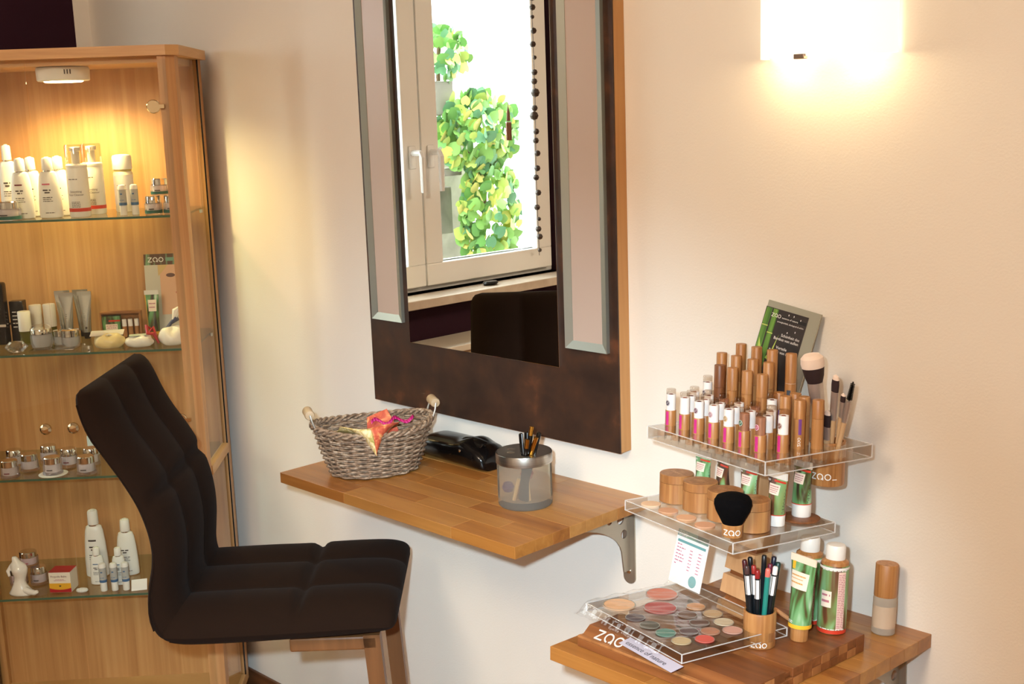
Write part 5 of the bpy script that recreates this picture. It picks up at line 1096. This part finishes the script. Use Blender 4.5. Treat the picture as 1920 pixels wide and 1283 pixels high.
n2 = MB().add([(-0.005, 0.0, 0.070), (0.060, -0.004, 0.072), (0.040, 0.024, 0.118), (0.000, 0.026, 0.104)], [(0, 1, 2, 3)]); n2o = n2.build('floral_card', FL1, None, MBK @ T((-0.008, -0.010, 0)), smooth=False); n2o.modifiers.new('thick', 'SOLIDIFY').thickness = 0.0012
tag(n2o, 'red floral card standing up inside the wicker basket', 'card')
rbp = [(0.0+0.085*i/16, -0.010+0.010*sin(i*0.8), 0.099+0.004*sin(i*0.9)) for i in range(17)]
mb = MB()
for i in range(16):
    p, q = rbp[i], rbp[i+1]; mb.add([(p[0], p[1]-0.004, p[2]-0.002), (q[0], q[1]-0.004, q[2]-0.002), (q[0], q[1]+0.004, q[2]+0.003), (p[0], p[1]+0.004, p[2]+0.003)], [(0, 1, 2, 3)])
rbo = mb.build('pink_ribbon', pbr('magenta_ribbon', (196, 36, 124), 0.35), None, MBK @ T((-0.004, 0, 0)), angle=80); rbo.modifiers.new('thick', 'SOLIDIFY').thickness = 0.0009
tag(rbo, 'curled magenta ribbon lying across the top of the basket', 'ribbon')
tag(MB().bbox(-0.055, 0.055, -0.036, 0.036, 0.0065, 0.070, 0.012, 3).build('cloth_bundle', pbr('grey_cloth', (120, 100, 88), 0.8), None, MBK), 'greyish cloth bundle filling the inside of the wicker basket', 'cloth')

# black patent case
PAT = pbr('black_patent', (6, 6, 7), 0.20, spec=0.4, coat=0.1)
cs = thing('glasses_case', 'glossy black patent case with raised stud flap behind the basket', 'case', MD @ T((-1.800, -0.048, 0)) @ RZ(-3))
secs = []
for i in range(29):
    u = i/28; x = -0.105+0.205*u
    endt = min(1, min(u, 1-u)*9)**0.5
    hh = (0.043+0.004*sin(pi*u)) + (0.008*math.exp(-((u-0.70)/0.10)**2) if True else 0)
    secs.append((x, 0.040*(0.72+0.28*endt), hh*(0.55+0.45*endt)))
b = MB(); n = 26; vs = []; fs = []
for (x, ry, h) in secs:
    for i in range(n):
        a = 2*pi*i/n; c_, s_ = cos(a), sin(a)
        yy = ry*(abs(c_)**0.7)*(1 if c_ >= 0 else -1); zz = h/2+h/2*(abs(s_)**0.55)*(1 if s_ >= 0 else -1); vs.append((x, yy, zz))
for j in range(len(secs)-1):
    for i in range(n): fs.append((j*n+i, (j+1)*n+i, (j+1)*n+(i+1) % n, j*n+(i+1) % n))
fs.append(tuple(range(n))); fs.append(tuple(reversed([(len(secs)-1)*n+i for i in range(n)])))
b.add(vs, fs); b.build('case_body', PAT, cs, angle=70)
fl = MB(); fl.grid(lambda u, v: (0.008+0.070*u, -0.0415+0.044*v, 0.026+0.0290*sin(pi/2*v)-0.004*(2*u-1)**2), 12, 8); fo = fl.build('flap', PAT, cs, angle=80); fo.modifiers.new('thick', 'SOLIDIFY').thickness = 0.0015
MB().lathe([(0.0032, 0), (0.003, 0.001), (0, 0.0022)], 12).build('stud', CHROME, cs, T((0.042, -0.0410, 0.036)) @ RX(80))

# frosted jar with steel lid
JX, JY, JR, JH = -1.507, -0.165, 0.0485, 0.078
fj = thing('frosted_jar', 'frosted glass jar with brushed steel lid on the desk', 'jar', MD @ T((JX, JY, 0)))
FRJ = frosted('frosted_jar_glass', (250, 250, 244), 0.20, 0.22, 1.06)
MB().lathe([(0.0, 0.0), (JR*0.93, 0.0), (JR*0.99, 0.003), (JR, 0.008), (JR, JH), (JR*0.93, JH), (JR*0.93, 0.014), (0, 0.012)], 48, cap=False).build('frosted_glass', FRJ, fj)
lid = [(0.008+0.018*0, 0, 0)]
lo = plate_with_holes(0.0, 0.0, 0.0, []) if False else None
hl = [(-0.026, -0.006, 0.0070), (-0.010, -0.022, 0.0070), (-0.012, 0.016, 0.0070), (0.010, 0.020, 0.0070), (0.022, -0.014, 0.0115), (0.004, -0.002, 0.0075)]
lr = JR*1.035
lp = poly_plate([(lr*0.985*cos(2*pi*i/48), lr*0.985*sin(2*pi*i/48)) for i in range(48)], hl, 0.0015)
ldo = lp.build('lid_top', STEEL, fj, T((0, 0, JH+0.0175)), smooth=False)
MB().lathe([(lr, JH+0.001), (lr, JH+0.017), (lr*0.985, JH+0.019), (lr*0.965, JH+0.019), (lr*0.965, JH+0.001), (lr, JH+0.001)], 48, cap=False).build('lid_rim', STEEL, fj)
# pencils in the jar
GOLD = pbr('gold_ferrule', (212, 160, 70), 0.22, 1.0)
for i, (lab, x0, y0, x1, y1, zt, ends) in enumerate((
    ('black applicator, leftmost of the bunch in the frosted jar', 0.016, -0.018, 0.004, -0.010, 0.132, 0),
    ('second black applicator from the left in the frosted jar', 0.018, -0.012, 0.010, -0.002, 0.134, 0),
    ('black pencil with gold end standing tallest in the frosted jar', 0.022, -0.014, 0.026, -0.004, 0.146, 1),
    ('short gold and black pencil at the front of the frosted jar', 0.020, -0.020, 0.028, -0.018, 0.126, 1),
    ('black pencil at the back right of the bunch in the frosted jar', 0.028, -0.010, 0.036, 0.004, 0.136, 0),
    ('gold pencil leaning furthest right in the frosted jar', 0.022, -0.014, 0.040, -0.008, 0.130, 2))):
    p0 = Vector((x0-(x1-x0)*1.2, y0-(y1-y0)*1.2, 0.016)); p1 = Vector((x1, y1, zt)); z = (p1-p0).normalized(); x = z.cross(Vector((0, 1, 0.1))).normalized(); y = z.cross(x)
    m = MD @ T((JX, JY, 0)) @ Matrix(((x.x, y.x, z.x, p0.x), (x.y, y.y, z.y, p0.y), (x.z, y.z, z.z, p0.z), (0, 0, 0, 1))); ln = (p1-p0).length; r = 0.0042
    t = thing('cosmetic_pencil', lab, 'pencil', m, 'pencils in the frosted jar')
    if ends == 0: MB().lathe([(r*0.8, 0), (r, 0.002), (r, ln-0.002), (r*0.5, ln), (0, ln)], 12, 1.15, 0.7).build('barrel', BLACK, t)
    else:
        k = ln-(0.016 if ends == 1 else 0.036)
        MB().lathe([(r*0.8, 0), (r, 0.002), (r, k)], 12).build('barrel', BLACK if ends == 1 else GOLD, t); MB().lathe([(r*0.94, k), (r*0.94, ln), (0, ln)], 12).build('gold_end', GOLD, t)
# soft things inside the jar
for (nm, lab, c, x, y, z, r) in (('cotton_pompom', 'violet pompom seen blurred through the frosted jar', (84, 42, 130), -0.016, -0.026, 0.034, 0.011), ('sponge', 'red sponge seen blurred through the frosted jar', (176, 58, 44), 0.014, -0.008, 0.060, 0.012)):
    tag(MB().lathe([(0, -r), (r*0.7, -r*0.7), (r, 0), (r*0.7, r*0.7), (0, r)], 14).build(nm, pbr(nm, c, 0.8), None, MD @ T((JX+x, JY+y, z))), lab, nm.split('_')[-1])
for (lab, x, y, dx) in (('left pale wooden spatula standing inside the frosted jar', 0.006, -0.034, 0.010), ('right pale wooden spatula standing inside the frosted jar', 0.030, -0.020, -0.008)):
    tag(MB().tube([(x, y, 0.016), (x+dx, y+0.004, 0.056)], 0.0032, 8).build('wooden_spatula', pbr('pale_spatula', (236, 208, 158), 0.5), None, MD @ T((JX, JY, 0))), lab, 'spatula', 'spatulas in the frosted jar')

# ------------------------------------------------------------------ by the window, seen in the mirror
gl = thing('bead_garland', 'hanging garland of dark wooden beads at the right of the window', 'garland', T((XB+0.015, -1.795, 0.96)))
MB().tube([(0, 0, 0.0), (0, 0.004, 0.3), (0, -0.003, 0.6), (0, 0, 1.05)], 0.0012, 6).build('string', INK, gl)
BEAD = pbr('dark_bead', (66, 52, 44), 0.4); rr = random.Random(4)
bm_ = [MB().lathe([(0, -r), (r*0.7, -r*0.72), (r, 0), (r*0.7, r*0.72), (0, r)], 10).mesh('bead', BEAD) for r in (0.008, 0.012, 0.017)]
z = 0.02
while z < 1.03:
    k = rr.choice((0, 0, 1, 1, 2)); link_mesh('bead', bm_[k], gl, T((0, rr.uniform(-0.008, 0.008), z))); z += rr.uniform(0.028, 0.06)
wc = thing('window_ornament', 'slim wooden pendant hanging on a thread in the window', 'ornament', T((XB+0.015, -1.655, 1.40)))
MB().tube([(0, 0, 0.10), (0, 0, 0.64)], 0.0009, 5).build('thread', INK, wc)
MB().lathe([(0.013, 0), (0.013, 0.065), (0.009, 0.068)], 10, 0.6, 1.0).build('pendant', BAMBOO_D, wc)
MB().lathe([(0.009, 0.070), (0.007, 0.10), (0.001, 0.125)], 10, 0.6, 1.0).build('tip', BAMBOO_D, wc)
MB().lathe([(0.0135, 0.064), (0.0135, 0.068)], 10, 0.6, 1.0).build('ring', CHROME, wc)
tag(MB().lathe([(0.0, 0), (0.028, 0.002), (0.034, 0.008), (0.028, 0.014), (0, 0.017)], 20, 0.7, 1.0).build('black_stone', pbr('black_stone', (18, 18, 20), 0.25), None, T((XB+0.05, -1.50, WZ0+0.0004))), 'flat black stone lying on the window sill', 'stone')
bn = thing('low_cupboard', 'low cream cupboard standing under the window', 'cupboard', T((XB+0.004, -1.0, 0)))
MB().bbox(0, 0.17, -1.1, 0, 0, 0.70, 0.004).build('carcass', pbr('cream_cupboard', (212, 184, 150), 0.5), bn)
MB().bbox(0, 0.19, -1.11, 0.01, 0.70, 0.722, 0.003).build('white_top', pbr('cupboard_top', (228, 220, 206), 0.4), bn)
for y0 in (-1.09, -0.545): MB().bbox(0.17, 0.182, y0, y0+0.535, 0.04, 0.69, 0.003).build('door', pbr('cream_cupboard', (212, 184, 150), 0.5), bn)

# ------------------------------------------------------------------ the garden outside the window
def leaf_mesh(name, mat, seed):
    r_ = random.Random(seed); n = 12; out = []
    for i in range(n):
        a = 2*pi*i/n; k = 1-0.32*max(0, cos(a))**6*0 ; rad_ = 0.5*(1+0.18*cos(a-pi)) - (0.20 if i == 0 else 0) + (0.10 if i == n//2 else 0)
        out.append((rad_*cos(a), rad_*sin(a), 0.05*cos(2*a)))
    mb = MB(); mb.add([(0, 0, 0.06)]+out, [(0, 1+i, 1+(i+1) % n) for i in range(n)])
    return mb.mesh(name, mat, True, 80)
def leafm(nm, c):
    m = pbr(nm, c, 0.45, spec=0.3); b = m.node_tree.nodes['Principled BSDF']; b.inputs['Transmission Weight'].default_value = 0.0; return m
LV = [leaf_mesh('leaf', leafm('leaf_%d' % i, c), i) for i, c in enumerate(((112, 168, 84), (144, 192, 100), (188, 210, 104), (230, 224, 120), (106, 160, 112)))]
XG = -4.75
def hit(px_y, px_z): return (px_y, px_z)
def creeper(label, cx, cy, cz, ry, rz, n, seed, yellow=0.15, size=(0.05, 0.085)):
    r_ = random.Random(seed); t = thing('creeper', label, 'plant', T((cx, cy, cz-rz)), 'green creepers outside the window')
    st = MB().tube([(-0.05, 0, -0.02), (-0.04, 0.05*ry, rz*0.7), (-0.05, -0.1*ry, rz*1.4), (-0.04, 0.0, rz*1.9)], 0.012, 6); st.build('stem', pbr('creeper_stem', (92, 70, 48), 0.8), t)
    for i in range(n):
        a = r_.uniform(0, 2*pi); d = math.sqrt(r_.random()); s = r_.uniform(*size)
        y, zz = ry*d*cos(a), rz+rz*d*sin(a); x = r_.uniform(-0.03, 0.12)*(1.1-d)
        k = 3 if r_.random() < yellow*0.6 else (2 if r_.random() < yellow else r_.choice((0, 1, 1, 4)))
        m = T((x, y, zz)) @ Matrix.Rotation(r_.uniform(-0.7, 0.7)+pi/2, 4, 'Y') @ Matrix.Rotation(r_.uniform(-0.6, 0.6), 4, 'X') @ Matrix.Rotation(r_.uniform(-0.9, 0.9), 4, 'Z') @ Matrix.Scale(s, 4)
        link_mesh('leaf', LV[k], t, m)
CONC = grain('planter_concrete', [(0.3, (132, 126, 112)), (0.6, (164, 158, 144)), (0.8, (186, 180, 168))], (6, 6, 6), 0.8, 5, rnd=False)
struct(MB().box(-9.0, XB-0.2, -7.0, 3.0, -0.35, -0.30).build('garden_ground', grain('gravel', [(0.3, (140, 132, 118)), (0.7, (184, 176, 160))], (30, 30, 30), 0.9, 4, rnd=False)))
gw = MB().box(-5.25, XG-0.22, -2.98, -1.6, -0.30, 1.44); gwo = gw.build('garden_wall', CONC, smooth=False); struct(gwo)
for (lab, y0, y1, z0, z1) in (('upper grey concrete planter trough with ivy outside the window', -2.665, -2.1, 1.49, 1.66), ('middle grey concrete planter trough outside the window', -2.70, -2.1, 1.19, 1.23), ('lower grey concrete planter block beside the creepers', -2.705, -2.1, 0.89, 1.13)):
    t = thing('planter_trough', lab, 'planter', T((XG, y0, z0)), 'concrete troughs in the garden')
    MB().bbox(-0.20 if z1 < 1.2 else -0.14, -0.06 if z1 < 1.2 else 0.03, 0, y1-y0, 0, z1-z0, 0.006).build('trough', CONC, t)
MB().box(-0.02, 0.02, 0, 0.03, 0, 0.42)
pst_ = MB().bbox(XG-0.02, XG+0.02, -2.54, -2.50, -0.30, 1.485, 0.004).build('trough_post', pbr('post_dark', (70, 62, 54), 0.7)); tag(pst_, 'dark post carrying the concrete planter troughs outside', 'post')
creeper('small round creeper at the top left of the window view', XG+0.02, -2.62, 1.79, 0.16, 0.12, 80, 21, 0.12, (0.045, 0.07))
creeper('broad creeper with yellow leaves in the middle of the window view', XG+0.05, -2.79, 1.40, 0.29, 0.20, 250, 22, 0.20, (0.045, 0.08))
creeper('lower trailing creeper with yellow leaves in the window view', XG+0.05, -2.86, 0.98, 0.22, 0.28, 250, 23, 0.22, (0.045, 0.08))

# fixture added out of view to dress the overhead fill light
cl = thing('added_fill_fixture', 'unseen round opal fixture added above the room fill light', 'lamp', T((-0.6, -2.2, 2.5)))
MB().lathe([(0.0, 0), (0.19, 0), (0.19, -0.02), (0.0, -0.02)][::-1], 40, cap=False).build('canopy', WHITE_M, cl)
MB().lathe([(0.0, -0.075), (0.10, -0.07), (0.165, -0.045), (0.18, -0.02)], 40, cap=False).build('added_glow_bowl', pbr('added_glow_bowl', (250, 244, 232), 0.4, emit=(255, 226, 190), estr=2.0), cl)
